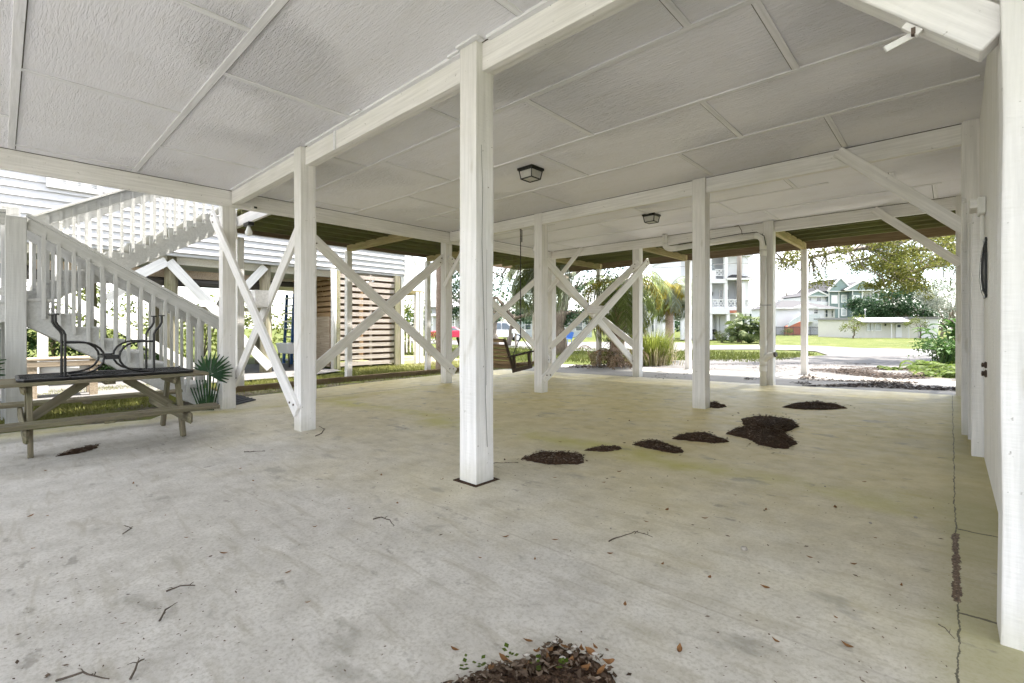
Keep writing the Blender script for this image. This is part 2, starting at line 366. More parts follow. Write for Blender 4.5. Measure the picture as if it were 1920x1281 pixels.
def m_slab():
    t = NT('old_concrete_slab')
    xyz = t.xyz(); X, Y = xyz[0], xyz[1]
    fine = t.noise(60, 4, .7); med = t.noise(4.5, 5, .65); big = t.noise(.8, 4, .6)
    c = t.ramp(med, [(.25, (.43, .415, .40)), (.5, (.54, .525, .51)), (.75, (.64, .625, .61))])
    c = t.mix(t.ramp(fine, [(.34, .50), (.54, 0.0)]), c, (.26, .245, .215))
    grit = t.noise(24, 5, .8, loc=(2, 2, 2)); c = t.mix(t.math('MULTIPLY', t.ramp(grit, [(.56, 0.0), (.70, 1.0)]), .40), c, (.30, .285, .255))
    c = t.mix(t.math('MULTIPLY', t.ramp(grit, [(.28, 1.0), (.42, 0.0)]), .35), c, (.74, .73, .71))
    # trowel streaks across
    strk = t.noise((2.2, 13, 1), 5, .6, dist=.8)
    c = t.mix(t.math('MULTIPLY', t.ramp(strk, [(.53, 0.0), (.68, 1.0)]), .5), c, (.30, .275, .23))
    # algae: a broad olive film in the damp middle of the slab, patchy
    fy = t.ramp(t.math('DIVIDE', t.math('ADD', Y, t.math('MULTIPLY', t.math('SUBTRACT', big, .5), 3.2)), 14.0), [(.10, .08), (.28, .62), (.45, 1.0), (.70, .9), (.82, .25)])
    fy.node.inputs['Fac']
    al = t.math('MULTIPLY', fy, t.ramp(t.noise(1.4, 5, .65), [(.20, .62), (.52, 1.0)]))
    c = t.mix(t.math('MULTIPLY', al, .95), c, t.mix(t.ramp(med, [(.3, 0.0), (.7, 1.0)]), (.57, .48, .19), (.72, .615, .30)))
    # yellow-green algae streaks along joints
    wob = t.math('MULTIPLY', t.math('SUBTRACT', t.noise(.9, 3, .6), .5), .9)
    def band(d, w): return t.ramp(t.math('DIVIDE', t.math('ABSOLUTE', d), w), [(0.0, 1.0), (1.0, 0.0)], 'EASE')
    l1 = t.math('ADD', t.math('SUBTRACT', Y, 4.05), wob)
    b1 = t.math('MULTIPLY', band(l1, .42), t.ramp(t.noise(1.1, 3, .6, loc=(4, 4, 0)), [(.35, .1), (.6, 1.0)]))
    c = t.mix(t.math('MULTIPLY', b1, .75), c, (.47, .44, .09))
    l2 = t.math('ADD', X, 8.3)
    b2 = t.math('MULTIPLY', band(t.math('ADD', l2, wob), .55), t.ramp(t.noise(.9, 3, .6, loc=(1, 7, 0)), [(.35, .15), (.6, 1.0)]))
    c = t.mix(t.math('MULTIPLY', b2, .6), c, (.44, .39, .09))
    r = t.math('MULTIPLY', t.ramp(t.math('ADD', t.math('MULTIPLY', X, 1.0), .30), [(0.19, 0.0), (.33, 1.0)]), t.ramp(t.noise(.9, 3, .6, loc=(2, 2, 5)), [(.35, .45), (.6, 1.0)]))
    c = t.mix(t.math('MULTIPLY', r, .62), c, (.34, .32, .14))
    # blotchy stains, specks
    for sc, lo, hi, am, col, lc in ((3.1, .61, .70, .55, (.25, .235, .20), (0, 0, 3)), (6.5, .64, .71, .60, (.20, .185, .16), (7, 1, 0)), (2.0, .70, .80, .4, (.38, .30, .18), (3, 9, 2)), (38, .72, .77, .8, (.07, .055, .045), (1, 3, 3))):
        c = t.mix(t.math('MULTIPLY', t.ramp(t.noise((sc * .75, sc * 1.3, sc), 4, .62, loc=lc), [(lo, 0.0), (hi, 1.0)]), am), c, col)
    # joints and cracks
    jw = t.math('ADD', t.math('MULTIPLY', t.math('SUBTRACT', t.noise(2.2, 3, .7), .5), .035), t.math('MULTIPLY', t.math('SUBTRACT', t.noise(14, 5, .8, loc=(3, 3, 3)), .5), .03))
    def line(d, w): return t.math('LESS_THAN', t.math('ABSOLUTE', d), w)
    def rng(v, a, b): return t.math('MULTIPLY', t.math('GREATER_THAN', v, a), t.math('LESS_THAN', v, b))
    crack = t.math('MULTIPLY', line(t.math('ADD', t.math('SUBTRACT', X, .02), jw), t.math('MULTIPLY_ADD', t.noise(5, 5, .8), .016, -.0050)), t.math('LESS_THAN', Y, 10.9))
    debris = t.math('MULTIPLY', line(t.math('ADD', t.math('SUBTRACT', X, .02), t.math('MULTIPLY', jw, .4)), t.math('MULTIPLY_ADD', t.noise(12, 5, .8), .060, -.016)), rng(Y, 2.72, 3.62))
    seam = line(t.math('ADD', t.math('SUBTRACT', Y, 10.92), t.math('MULTIPLY', jw, .4)), .018)
    seam2 = t.math('MULTIPLY', line(t.math('ADD', t.math('ADD', X, 8.66), t.math('MULTIPLY', jw, .3)), .016), t.math('GREATER_THAN', Y, 3.7))
    faint = line(t.math('ADD', t.math('SUBTRACT', Y, 1.99), t.math('MULTIPLY', jw, .25)), .006)
    side = t.math('MULTIPLY', line(t.math('ADD', t.math('SUBTRACT', Y, 2.62), jw), .008), t.math('GREATER_THAN', X, .02))
    side2 = t.math('MULTIPLY', line(t.math('ADD', t.math('SUBTRACT', Y, 3.70), jw), .008), t.math('GREATER_THAN', X, .02))
    c = t.mix(t.math('MULTIPLY', t.math('MULTIPLY', faint, t.math('GREATER_THAN', X, -2.9)), .22), c, (.22, .18, .13))
    dark = t.math('MAXIMUM', t.math('MAXIMUM', crack, seam2), t.math('MAXIMUM', seam, t.math('MAXIMUM', side, side2)))
    c = t.mix(t.math('MULTIPLY', dark, .85), c, (.055, .05, .035))
    c = t.mix(debris, c, t.ramp(t.noise(90, 3, .7), [(.35, (.035, .022, .014)), (.55, (.15, .09, .055)), (.7, (.42, .33, .24))]))
    h = t.math('ADD', t.math('MULTIPLY', fine, .5), t.math('MULTIPLY', strk, .5))
    h = t.math('SUBTRACT', h, t.math('MULTIPLY', dark, 1.5))
    rg = t.ramp(med, [(.3, .60), (.7, .48)])
    return t.bsdf(c, rg, t.bump(h, .28, .008), spec=.35)
M['slab'] = m_slab()

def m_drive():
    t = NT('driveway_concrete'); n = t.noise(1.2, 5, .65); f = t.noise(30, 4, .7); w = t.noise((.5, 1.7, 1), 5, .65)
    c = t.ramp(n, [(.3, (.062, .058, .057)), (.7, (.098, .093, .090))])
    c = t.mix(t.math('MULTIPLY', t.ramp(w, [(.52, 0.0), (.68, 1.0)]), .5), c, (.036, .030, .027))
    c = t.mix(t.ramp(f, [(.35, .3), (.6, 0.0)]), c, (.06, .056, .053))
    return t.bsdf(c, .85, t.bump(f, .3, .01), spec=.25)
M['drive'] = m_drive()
M['bounce_yard'] = flat('pale_bounce_concrete', (.38, .365, .345), .85, .12, 1.5)  # pale tone of the added, unseen paving that bounces light inside
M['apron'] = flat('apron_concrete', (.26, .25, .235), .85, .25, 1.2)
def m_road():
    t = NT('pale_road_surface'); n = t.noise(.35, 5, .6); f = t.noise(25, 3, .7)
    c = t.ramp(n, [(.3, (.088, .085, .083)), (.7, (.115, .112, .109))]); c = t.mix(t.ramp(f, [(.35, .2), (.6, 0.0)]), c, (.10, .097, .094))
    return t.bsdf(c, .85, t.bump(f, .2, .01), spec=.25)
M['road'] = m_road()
def m_ground():
    t = NT('grassy_ground'); n = t.noise(.22, 5, .6); f = t.noise(9, 5, .7); d = t.noise(.9, 4, .6)
    c = t.ramp(n, [(.3, (.038, .050, .010)), (.55, (.055, .066, .015)), (.75, (.072, .076, .024))])
    c = t.mix(t.ramp(f, [(.3, .6), (.6, 0.0)]), c, (.06, .075, .018))
    c = t.mix(t.math('MULTIPLY', t.ramp(d, [(.6, 0.0), (.72, 1.0)]), .6), c, (.26, .21, .13))
    return t.bsdf(c, .95, t.bump(f, .8, .05), spec=.1)
M['ground'] = m_ground()
def m_soil():
    t = NT('weedy_soil'); f = t.noise(14, 6, .7); d = t.noise(1.5, 4, .6)
    c = t.ramp(f, [(.3, (.06, .05, .035)), (.55, (.17, .15, .115)), (.75, (.36, .33, .29))])
    c = t.mix(t.ramp(d, [(.45, 0.0), (.6, .75)]), c, (.16, .19, .035))
    return t.bsdf(c, .95, t.bump(f, 1.0, .04), spec=.1)
M['soil'] = m_soil()
# ------------------------------------------------------------------ setting: slab, ground, driveway, road
def sheet(name, pts, zf, mat, dz, step=.8, kind='structure'):
    bm = bmesh.new()
    bm.faces.new([bm.verts.new((x, y, 0)) for x, y in pts])
    xs = [p[0] for p in pts]; ys = [p[1] for p in pts]
    for ax, lo, hi in ((0, min(xs), max(xs)), (1, min(ys), max(ys))):
        k = math.ceil(lo / step)
        st = step if (hi - lo) / step < 120 else (hi - lo) / 120
        p = lo + st
        while p < hi - 1e-3:
            co = [0, 0, 0]; no = [0, 0, 0]; co[ax] = p; no[ax] = 1
            bmesh.ops.bisect_plane(bm, geom=bm.verts[:] + bm.edges[:] + bm.faces[:], plane_co=co, plane_no=no)
            p += st
    for v in bm.verts: v.co.z = zf(v.co.x, v.co.y) + dz
    bmesh.ops.triangulate(bm, faces=[f for f in bm.faces if len(f.verts) > 4])
    for f in bm.faces:
        if f.normal.z < 0: f.normal_flip()
    me = bpy.data.meshes.new(name); bm.to_mesh(me); bm.free(); me.materials.append(mat)
    o = bpy.data.objects.new(name, me); C.objects.link(o)
    return tag(o, kind=kind)

# slab: a thick tilted plate, its left edge under the outer deck; notch of soil around the thick post
slab_outline = [(.6, -4.0), (.6, 10.95), (-10.45, 10.95), (-10.55, 8.4), (-10.5, 7.0), (-10.35, 5.6), (-10.1, 4.3), (-9.98, 3.3), (-9.95, 2.75), (-9.6, 2.35), (-8.9, 2.3), (-8.85, 1.75), (-8.35, 1.45), (-8.6, .6), (-8.75, -4.0)]
b = MB()
n = len(slab_outline)
b.prism([(x, y, slabz(x, y)) for x, y in slab_outline[::-1]], (0, 0, -1), .12)
slab = b.build('slab', M['slab']); tag(slab, kind='structure')
b = MB()
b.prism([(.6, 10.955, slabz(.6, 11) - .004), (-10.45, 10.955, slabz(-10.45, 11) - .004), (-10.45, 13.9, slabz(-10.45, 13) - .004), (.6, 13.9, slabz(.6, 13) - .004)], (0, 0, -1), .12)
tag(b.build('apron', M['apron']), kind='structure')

def gfun(X, Y): return T(X, Y) - .035 - (.02 if (X > -10.9 and X < 1 and Y < 15) else 0)
def line_grid(name, xs, ys, zf, mat):
    b = MB(); vs = [(x, y, zf(x, y)) for y in ys for x in xs]; nx = len(xs)
    fs = [(j * nx + i, j * nx + i + 1, (j + 1) * nx + i + 1, (j + 1) * nx + i) for j in range(len(ys) - 1) for i in range(nx - 1)]
    b.add(vs, fs); return tag(b.build(name, mat), kind='structure')
gx = [-600, -300, -150, -90, -60, -45] + [-40 + i * 1.0 for i in range(62)] + [25, 40, 70, 150, 300, 600]
gy = [-300, -120, -50, -25, -14] + [-9 + i * 1.0 for i in range(50)] + [44, 50, 60, 80, 110, 160, 300, 700]
line_grid('ground', gx, gy, gfun, M['ground'])
P2 = lambda u, v: gz(u, v, -.22)
# the paved yard behind the camera (unseen, added pale to bounce light inside) and the drive beyond the house
sheet('bounce_yard', [(9, -4.02), (-8.7, -4.02), (-12, -20), (14, -20)], lambda x, y: .019 * max(-13, min(.3, x)), M['bounce_yard'], -.03, 2)
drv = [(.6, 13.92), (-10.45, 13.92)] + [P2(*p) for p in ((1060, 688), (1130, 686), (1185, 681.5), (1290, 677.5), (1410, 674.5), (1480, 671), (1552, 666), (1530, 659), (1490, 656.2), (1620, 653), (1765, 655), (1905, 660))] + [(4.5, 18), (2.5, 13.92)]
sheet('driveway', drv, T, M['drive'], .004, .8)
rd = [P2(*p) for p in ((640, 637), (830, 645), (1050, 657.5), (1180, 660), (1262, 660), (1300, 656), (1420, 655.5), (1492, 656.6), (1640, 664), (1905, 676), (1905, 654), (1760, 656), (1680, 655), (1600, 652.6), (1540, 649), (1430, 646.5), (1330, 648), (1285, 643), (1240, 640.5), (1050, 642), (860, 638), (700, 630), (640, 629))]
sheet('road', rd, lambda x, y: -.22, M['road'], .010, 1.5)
# strip of weedy soil between the slab and the timber edging; mulch bed right of the drive
sheet('soil_strip', [(-8.2, -1.5), (-8.3, 1.45), (-8.8, 1.8), (-8.85, 2.35), (-9.55, 2.4), (-9.9, 2.8), (-10.3, 5.6), (-10.5, 8.4), (-10.4, 13.9), (-11.25, 13.9), (-11.2, 9.5), (-11.15, 6), (-11.05, 3.2), (-10.6, 2.2), (-10.2, .9), (-9.4, .6), (-9.1, -1.5)], T, M['soil'], -.012, .6)
sheet('planting_bed', [(-.55, 14.5), (-.9, 17.3), (-.7, 20.5), (3.5, 24), (4, 14.5)], T, M['soil'], .012, .7)
P3 = lambda X, pts: [(X, *onX(u, v, X)) for u, v in pts]

# ------------------------------------------------------------------ ceiling, its battens, beams
cl = MB(); cl.box(-8.72, -3.4, ZC, 3.2, 11.0, ZC + .32)
ceiling = tag(cl.build('ceiling', M['ceiling']), kind='structure')
GAP = MB()  # thin dark strips put in as shadow lines beside battens and beams
b = MB(); b.box(-8.72, -3.3, ZC + .325, 3.2, 11.0, 6.2); b.box(-9.7, -3.6, 6.205, 4.2, 12.0, 6.35)  # unseen storey and roof, added and sized to shade the stairs
tag(b.build('unseen_upper_storey', M['housewhite']), 'unseen upper storey added over the white posts, its roof shading the stairs', 'house', None, 'structure')
def batten_x(Y, x0, x1):
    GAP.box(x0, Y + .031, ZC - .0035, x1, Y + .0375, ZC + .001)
    board('batten', (x0, Y, ZC - .006), (x1, Y, ZC - .006), .062, .012, (0, 1, 0), M['batten'], ceiling, .002)
def batten_y(X, y0, y1):
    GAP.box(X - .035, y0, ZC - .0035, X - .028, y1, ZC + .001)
    board('batten', (X, y0, ZC - .005), (X, y1, ZC - .005), .056, .010, (1, 0, 0), M['batten'], ceiling, .002)
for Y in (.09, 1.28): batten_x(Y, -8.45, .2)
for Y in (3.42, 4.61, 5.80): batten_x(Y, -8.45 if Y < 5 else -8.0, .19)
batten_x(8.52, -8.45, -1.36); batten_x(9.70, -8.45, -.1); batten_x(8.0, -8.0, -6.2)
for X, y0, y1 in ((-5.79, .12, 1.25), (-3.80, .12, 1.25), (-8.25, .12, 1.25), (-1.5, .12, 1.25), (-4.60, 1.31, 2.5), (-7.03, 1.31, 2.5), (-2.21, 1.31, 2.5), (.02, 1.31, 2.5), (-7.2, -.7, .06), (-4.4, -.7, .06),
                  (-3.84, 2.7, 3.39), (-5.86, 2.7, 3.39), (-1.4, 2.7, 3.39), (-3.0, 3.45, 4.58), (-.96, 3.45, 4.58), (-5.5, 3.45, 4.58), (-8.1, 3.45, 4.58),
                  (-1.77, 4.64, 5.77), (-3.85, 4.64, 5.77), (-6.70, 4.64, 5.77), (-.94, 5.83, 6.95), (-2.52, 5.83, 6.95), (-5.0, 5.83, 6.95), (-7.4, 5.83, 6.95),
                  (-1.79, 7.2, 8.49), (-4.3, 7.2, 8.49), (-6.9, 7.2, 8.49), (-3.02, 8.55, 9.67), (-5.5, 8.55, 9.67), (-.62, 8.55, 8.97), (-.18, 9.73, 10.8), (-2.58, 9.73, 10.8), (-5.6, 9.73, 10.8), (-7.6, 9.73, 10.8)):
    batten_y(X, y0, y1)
# trim under the ceiling round the near beam, like in the picture
for x0, x1 in ((-8.4, -5.82), (-5.66, -2.75)): board('trim_strip', (x0, 2.50, ZC - .012), (x1, 2.50, ZC - .012), .05, .024, (0, 1, 0), M['batten'], ceiling, .002)
board('trim_strip', (-2.56, 2.50, ZC - .012), (.13, 2.50, ZC - .012), .05, .024, (0, 1, 0), M['batten'], ceiling, .002)
b = MB()
for x0, y0, x1, y1 in ((-2.838, 2.452, -2.60, 2.415), (-2.642, 2.453, -2.60, 2.50), (-2.99, 2.453, -2.84, 2.478), (-4.55, 2.47, -4.35, 2.445)): b.box(x0, y0, ZC - .018, x1, y1, ZC - .001)
b.build('trim_block', M['batten'], ceiling)

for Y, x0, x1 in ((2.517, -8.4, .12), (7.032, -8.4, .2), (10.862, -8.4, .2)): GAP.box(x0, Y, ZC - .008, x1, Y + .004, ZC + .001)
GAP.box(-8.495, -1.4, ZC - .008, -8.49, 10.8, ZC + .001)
GAP.build('seam_shadow_strip', M['gap'], ceiling)
BZ = 3.125                                   # underside of the beams
def beam(label, axis, pos, a, c, w=.12, z0=BZ, double=True, extra=None):
    o = empty('ceiling_beam', ((a + c) / 2, pos, z0) if axis == 'x' else (pos, (a + c) / 2, z0), label, 'beam', 'white beams under the ceiling')
    zc = (z0 + ZC) / 2
    if axis == 'x':
        board('plank', (a, pos - w / 4, zc), (c, pos - w / 4, zc), ZC - z0, w / 2 - .002, (0, 0, 1), M['paint_x'], o, .004)
        board('plank', (a, pos + w / 4, zc + .006), (c, pos + w / 4, zc + .006), ZC - z0 - .012, w / 2 - .002, (0, 0, 1), M['paint_x'], o, .004)
    else:
        board('plank', (pos + w / 4, a, zc), (pos + w / 4, c, zc), ZC - z0, w / 2 - .002, (0, 0, 1), M['paint_x'], o, .004)
        board('plank', (pos - w / 4, a, zc + .006), (pos - w / 4, c, zc + .006), ZC - z0 - .012, w / 2 - .002, (0, 0, 1), M['paint_x'], o, .004)
    return o
bm1 = beam('white double beam over the thick foreground post, running to the near corner post by the stairs', 'x', 2.585, -8.47, .13, .13)
b = MB(); b.box(-5.02, 2.505, BZ - .01, -4.98, 2.52, ZC); b.build('splice_strip', M['batten'], bm1)
beam('middle white ceiling beam carrying the chain of the porch swing', 'x', 7.10, -8.47, .21, .13)
beam('farthest white ceiling beam in front of the open deck joists, with the drain pipe under it', 'x', 10.93, -8.60, .21, .13)
lb = beam('long white edge beam along the left side, above the stairs and picnic table', 'y', -8.56, -3.4, 10.86, .13, 3.09)

# ------------------------------------------------------------------ posts
def post(x0, y0, label, top=ZC - .003, s=.19, mat='paint_post', group='square white posts under the house', zb=None, notch=None, lean=0, name='support_post', hole=False):
    """near corner (largest X, smallest Y) at x0, y0"""
    xm, ym = x0 - s / 2, y0 + s / 2; z0 = (T(xm, ym) if zb is None else zb) - .02
    o = empty(name, (xm, ym, z0), label, 'post', group)
    b = MB(); r2 = random.Random(int(abs(x0 * 97 + y0 * 31)))
    k = 7; rings = []
    for i in range(k + 1):
        z = z0 + (top - z0) * i / k; dx = lean * (i / k) + r2.uniform(-.003, .003); dy = r2.uniform(-.003, .003); q = s / 2 + r2.uniform(-.002, .002)
        rings.append([(xm - q + dx, ym - q + dy, z), (xm + q + dx, ym - q + dy, z), (xm + q + dx, ym + q + dy, z), (xm - q + dx, ym + q + dy, z)])
    for r in rings: b.v += r
    for i in range(k):
        for j in range(4): b.f.append([i * 4 + j, i * 4 + (j + 1) % 4, (i + 1) * 4 + (j + 1) % 4, (i + 1) * 4 + j]); b.m.append(0)
    b.f.append([3, 2, 1, 0]); b.m.append(0); b.f.append([k * 4 + j for j in range(4)]); b.m.append(0)
    b.build('shaft', M[mat], o, bevel=.006, seg=2)
    return o
big = post(-2.645, 2.455, 'thick white foreground post with a long crack and a leaf-filled gap at its foot')
# the long drying crack on its right face, and the notch strip
b = MB(); pts = [(2.505, 2.55), (2.52, 2.2), (2.512, 1.8), (2.53, 1.3), (2.545, .95), (2.55, .6), (2.57, .22)]
for (ya, za), (yb, zb) in zip(pts, pts[1:]):
    wv = .0010 + .0012 * R.random()
    b.add([(-2.6405, ya - wv, za), (-2.6405, ya + wv, za), (-2.6405, yb + wv, zb), (-2.6405, yb - wv, zb)], [(0, 1, 2, 3)])
pts = [(2.565, 1.75), (2.56, 1.4), (2.565, 1.0), (2.56, .7)]
for (ya, za), (yb, zb) in zip(pts, pts[1:]):
    b.add([(-2.6405, ya - .001, za), (-2.6405, ya + .001, za), (-2.6405, yb + .001, zb), (-2.6405, yb - .001, zb)], [(0, 1, 2, 3)])
b.build('crack', flat('crack_shadow_gap', (.05, .045, .04), .9), big)
# soil-filled gap round its foot
b = MB(); zz = slabz(-2.74, 2.55) + .004
b.box(-2.872, 2.418, zz - .02, -2.608, 2.68, zz); gap = b.build('post_hole', M['mulch'], org=(-2.74, 2.55, zz))
tag(gap, 'dark square gap filled with leaves round the foot of the thick foreground post', 'floor gap')
post(-5.755, 2.46, 'rough-sawn white post between the two crossed brace pairs on the left')
post(-8.53, 2.41, 'white corner post beside the foot of the stairs and the small fan palm')
post(-8.52, 3.745, 'white post mostly hidden behind the rough-sawn post, at the near end of the left brace', .0 + 3.09)
post(-2.63, 6.99, 'white post right of centre standing next to the largest dark mulch pile')
post(-5.735, 7.03, 'white post right beside the porch swing')
post(-8.63, 7.05, 'white post on the left slab edge where two crossed braces meet', 3.34)
post(-2.67, 10.76, 'white far post carrying the vertical drain pipe')
post(-5.755, 10.93, 'white far post at the right end of the big crossed brace')
post(-8.53, 10.93, 'white far corner post seen just right of the porch swing post')
fp = post(.325, 2.46, 'broad white post filling the right edge of the picture', s=.19)
post(.235, 6.96, 'slim white post standing against the right wall behind the door opening', s=.15)
post(.21, 10.85, 'white post at the far end of the right wall', s=.15)
# outer deck posts
DG = 'outer posts holding up the deck'
def dpost(u, X=None, Y=None, label='', s=.14, top=3.14):
    if X is not None: Y = onX(u, 700, X)[0]
    else: X = onY(u, 700, Y)[0]
    return post(X, Y, label, top, s, 'paint_z', DG, T(X, Y))
dpost(445, X=-11.5, label='outer deck post right behind the corner post by the stairs')
dpost(651, X=-11.5, label='outer deck post in front of the slatted enclosure')
dpost(801, X=-11.5, label='outer deck post next to the palm trunk')
dpost(1124, Y=13.86, label='slim outer deck post in front of the vine-covered palm')
dpost(1293, Y=13.86, label='slim outer deck post between the palm and the big white house')
dpost(1513, Y=13.86, label='slim outer deck post in front of the grey-roofed house, seen against the sky')
dpost(1003, Y=13.86, label='outer deck post at the far left corner of the deck')

# ------------------------------------------------------------------ crossed braces
def brace(label, ends_a, ends_b, w=.17, t=.04, side=None, block=None, group='crossed white braces between the posts'):
    c = (Vector(ends_a[0]) + Vector(ends_a[1])) / 2
    o = empty('cross_brace', c, label, 'brace', group)
    board('brace_board', ends_a[0], ends_a[1], w, t, side, M['paint_x'], o, .004)
    board('brace_board', ends_b[0], ends_b[1], w, t, side, M['paint_x'], o, .004)
    for e in (ends_a, ends_b):
        p, q = Vector(e[0]), Vector(e[1]); d = (q - p).normalized(); u_ = Vector((0, 0, 1)); u_ = (u_ - d * u_.dot(d)).normalized(); n_ = d.cross(u_)
        if n_.dot(Vector((0, 0, H)) - p) < 0: n_ = -n_
        for s_, o_ in ((.10, .03), (.19, -.03)):
            for c_ in (p + d * s_, q - d * s_): c2 = c_ + u_ * o_ + n_ * (t / 2); bl = MB(); bl.tube([c2, c2 + n_ * .010], .014, 8); bl.build('bolt_head', M['screw'], o)
    if block:
        b = MB(); b.box(*block); b.build('spacer_block', M['paint_x'], o, bevel=.003)
    return o
brace('crossed braces between the stair corner post and the rough-sawn post, with a spacer block',
      ((-8.98, 2.38, 3.02), (-5.80, 2.44, .12)), ((-8.70, 2.63, .22), (-5.85, 2.65, 2.78)), .17, .042, (0, 0, 1), (-7.52, 2.44, 1.44, -7.20, 2.63, 1.68))
brace('crossed braces on the left slab edge in front of the slatted enclosure',
      ((-8.49, 3.78, 2.82), (-8.49, 7.20, .10)), ((-8.745, 3.80, .22), (-8.745, 7.10, 2.80)), .19, .042, (0, 0, 1))
brace('crossed braces on the left slab edge half hidden behind the thick foreground post',
      ((-8.60, 7.10, 2.78), (-8.60, 11.0, .12)), ((-8.85, 7.10, .22), (-8.85, 11.0, 2.80)), .17, .042, (0, 0, 1))
brace('largest crossed braces beside the porch swing post, with a spacer block where they meet',
      ((-5.53, 6.83, .18), (-5.53, 10.98, 2.80)), ((-5.955, 7.08, 2.72), (-5.955, 11.1, .22)), .17, .045, (0, 0, 1), (-5.93, 8.85, 1.46, -5.56, 9.18, 1.62))
brace('far crossed braces below the last beam, behind the largest pair',
      ((-8.70, 10.88, .45), (-5.75, 10.90, 2.78)), ((-8.72, 11.15, 2.62), (-5.80, 11.15, .55)), .17, .042, (0, 0, 1))
def knee(label, p0, p1, w=.14, t=.045, side=(0, 0, 1)):
    o = board('knee_brace', p0, p1, w, t, side, M['paint_x'], None, .004)
    return tag(o, label, 'brace', 'slanting knee braces under the beams')
knee('thin knee brace rising from the left edge post behind the thick foreground post', (-8.62, 7.0, 2.10), (-7.75, 7.0, 3.12), .10)
knee('thin knee brace at the far beam just right of the porch swing post', (-8.60, 10.84, 2.20), (-7.42, 10.84, 3.34), .12)
knee('slanting brace from the middle beam down to the right wall, the longer one', (-1.02, 7.0, 3.31), (.14, 7.0, 2.18), .13)
knee('shorter slanting brace from the far beam to the right wall, before the oak leaves', (-1.03, 10.82, 3.30), (.12, 10.82, 2.20), .13)
kb = empty('knee_brace', (-.4, 2.5, 2.6), 'big white foreground brace at the top right with a wooden turn latch', 'brace', 'slanting knee braces under the beams')
board('brace_board', (-.92, 2.55, 3.28), (.135, 2.55, 2.235), .145, .11, (0, 0, 1), M['paint_x'], kb, .005)
b = MB()
q = Vector((-.115, 2.50, 2.405))
b.bar(q + Vector((.02, .045, -.05)), q + Vector((-.085, .0, -.10)), .026, .014, (0, 0, 1)); b.build('turn_latch', M['paint_x'], kb, bevel=.002)
b = MB(); b.box(-.118, 2.505, 2.335, -.104, 2.54, 2.362); b.build('latch_screw', M['screw'], kb)
b = MB(); b.bar((-.14, 2.52, 2.385), (-.09, 2.52, 2.335), .026, .024, (0, 1, 0)); b.build('latch_bracket', M['paint_x'], kb)

# ------------------------------------------------------------------ right wall with its door opening
w = empty('plywood_wall', (.3, 6, 0), 'white painted plywood wall on the right with a narrow door opening and a lamp', 'wall')
b = MB()
b.box(.215, 2.652, -.02, .29, 5.86, ZC - .003); b.build('wall_panel', M['paint_z'], w, bevel=.002)
b = MB(); b.box(.225, 7.11, -.02, .29, 10.83, ZC - .003); b.build('wall_panel', M['paint_z'], w, bevel=.002)
b = MB(); b.box(.222, 5.865, 2.22, .29, 6.955, ZC - .003); b.build('wall_panel', M['paint_z'], w, bevel=.002)
b = MB(); b.box(.135, 5.865, -.01, .30, 5.985, 2.215); b.build('door_jamb', M['paint_z'], w, bevel=.004)
b = MB(); b.box(.13, 6.70, -.01, .30, 6.78, 2.215); b.build('door_jamb', M['paint_z'], w, bevel=.004)
board('slanted_trim', (.09, 6.20, 1.98), (.09, 5.95, 2.30), .10, .03, (0, 0, 1), M['paint_x'], w)
b = MB(); b.box(.12, 5.60, 2.16, .212, 5.86, 2.24); b.build('door_header', M['paint_x'], w, bevel=.003)
b = MB(); b.box(.17, 8.9, -.01, .222, 9.06, ZC - .005); b.build('wall_batten', M['paint_z'], w, bevel=.003)
b = MB(); b.box(.165, 3.05, .03, .212, 3.075, ZC - .005); b.build('wall_batten', M['paint_z'], w, bevel=.003)
b = MB(); b.box(3.0, 2.66, -.02, 3.08, 10.8, ZC - .003); b.box(.30, 10.72, -.02, 3.0, 10.8, ZC - .003); b.box(.33, 2.66, -.02, 3.0, 2.74, ZC - .003); b.build('storeroom_wall', M['rim'], w)
b = MB(); b.box(.605, 2.75, -.15, 3.0, 10.7, -.01); b.build('storeroom_floor', M['soil'], w)

# lamp and electric box on the wall
wl = empty('wall_lamp', (.215, 5.45, 1.6), 'black half-lantern lamp on the right wall under a white conduit box', 'lamp')
b = MB()
prof = [(0, 1.86), (.014, 1.80), (.025, 1.70), (.029, 1.60), (.026, 1.52), (.019, 1.45), (.007, 1.415), (0, 1.40)]
for yy in (5.36, 5.60):
    for (x0, z0), (x1, z1) in zip(prof, prof[1:]): b.bar((.212 - x0, yy, z0), (.212 - x1, yy, z1), .018, .014, (0, 1, 0))
for x, z in ((.025, 1.70), (.019, 1.45), (.014, 1.80)): b.bar((.212 - x, 5.36, z), (.212 - x, 5.60, z), .014, .014)
b.box(.20, 5.34, 1.39, .213, 5.62, 1.87)
b.build('lamp_frame', M['lampblack'], wl)
b = MB(); vs = []
for yy in (5.37, 5.59):
    for x, z in prof: vs.append((.206 - x * .93, yy, z))
k = len(prof); b.add(vs, [(i, i + 1, k + i + 1, k + i) for i in range(k - 1)] + [list(range(k)), list(range(k, 2 * k))[::-1]])
b.build('lamp_glass', M['frost'], wl)
cb = empty('conduit_box', (.215, 5.6, 2.1), 'white electric box with conduit above the wall lamp', 'electric box')
b = MB(); b.box(.165, 5.50, 2.09, .213, 5.68, 2.23); b.build('junction_box', M['pvc'], cb, bevel=.006)
b = MB(); b.tube([(.195, 5.6, 2.09), (.195, 5.6, 1.88)], .014); b.build('conduit', M['pvc'], cb)
lk = empty('door_lock', (.21, 5.42, .8), 'dark rusty knob and keyhole plate low on the right wall', 'lock')
b = MB()
for z in (.845, .775): b.lathe([(.001, 0), (.028, .0), (.03, .012), (.018, .02), (.02, .035), (.001, .04)], n=12)
bb = MB()
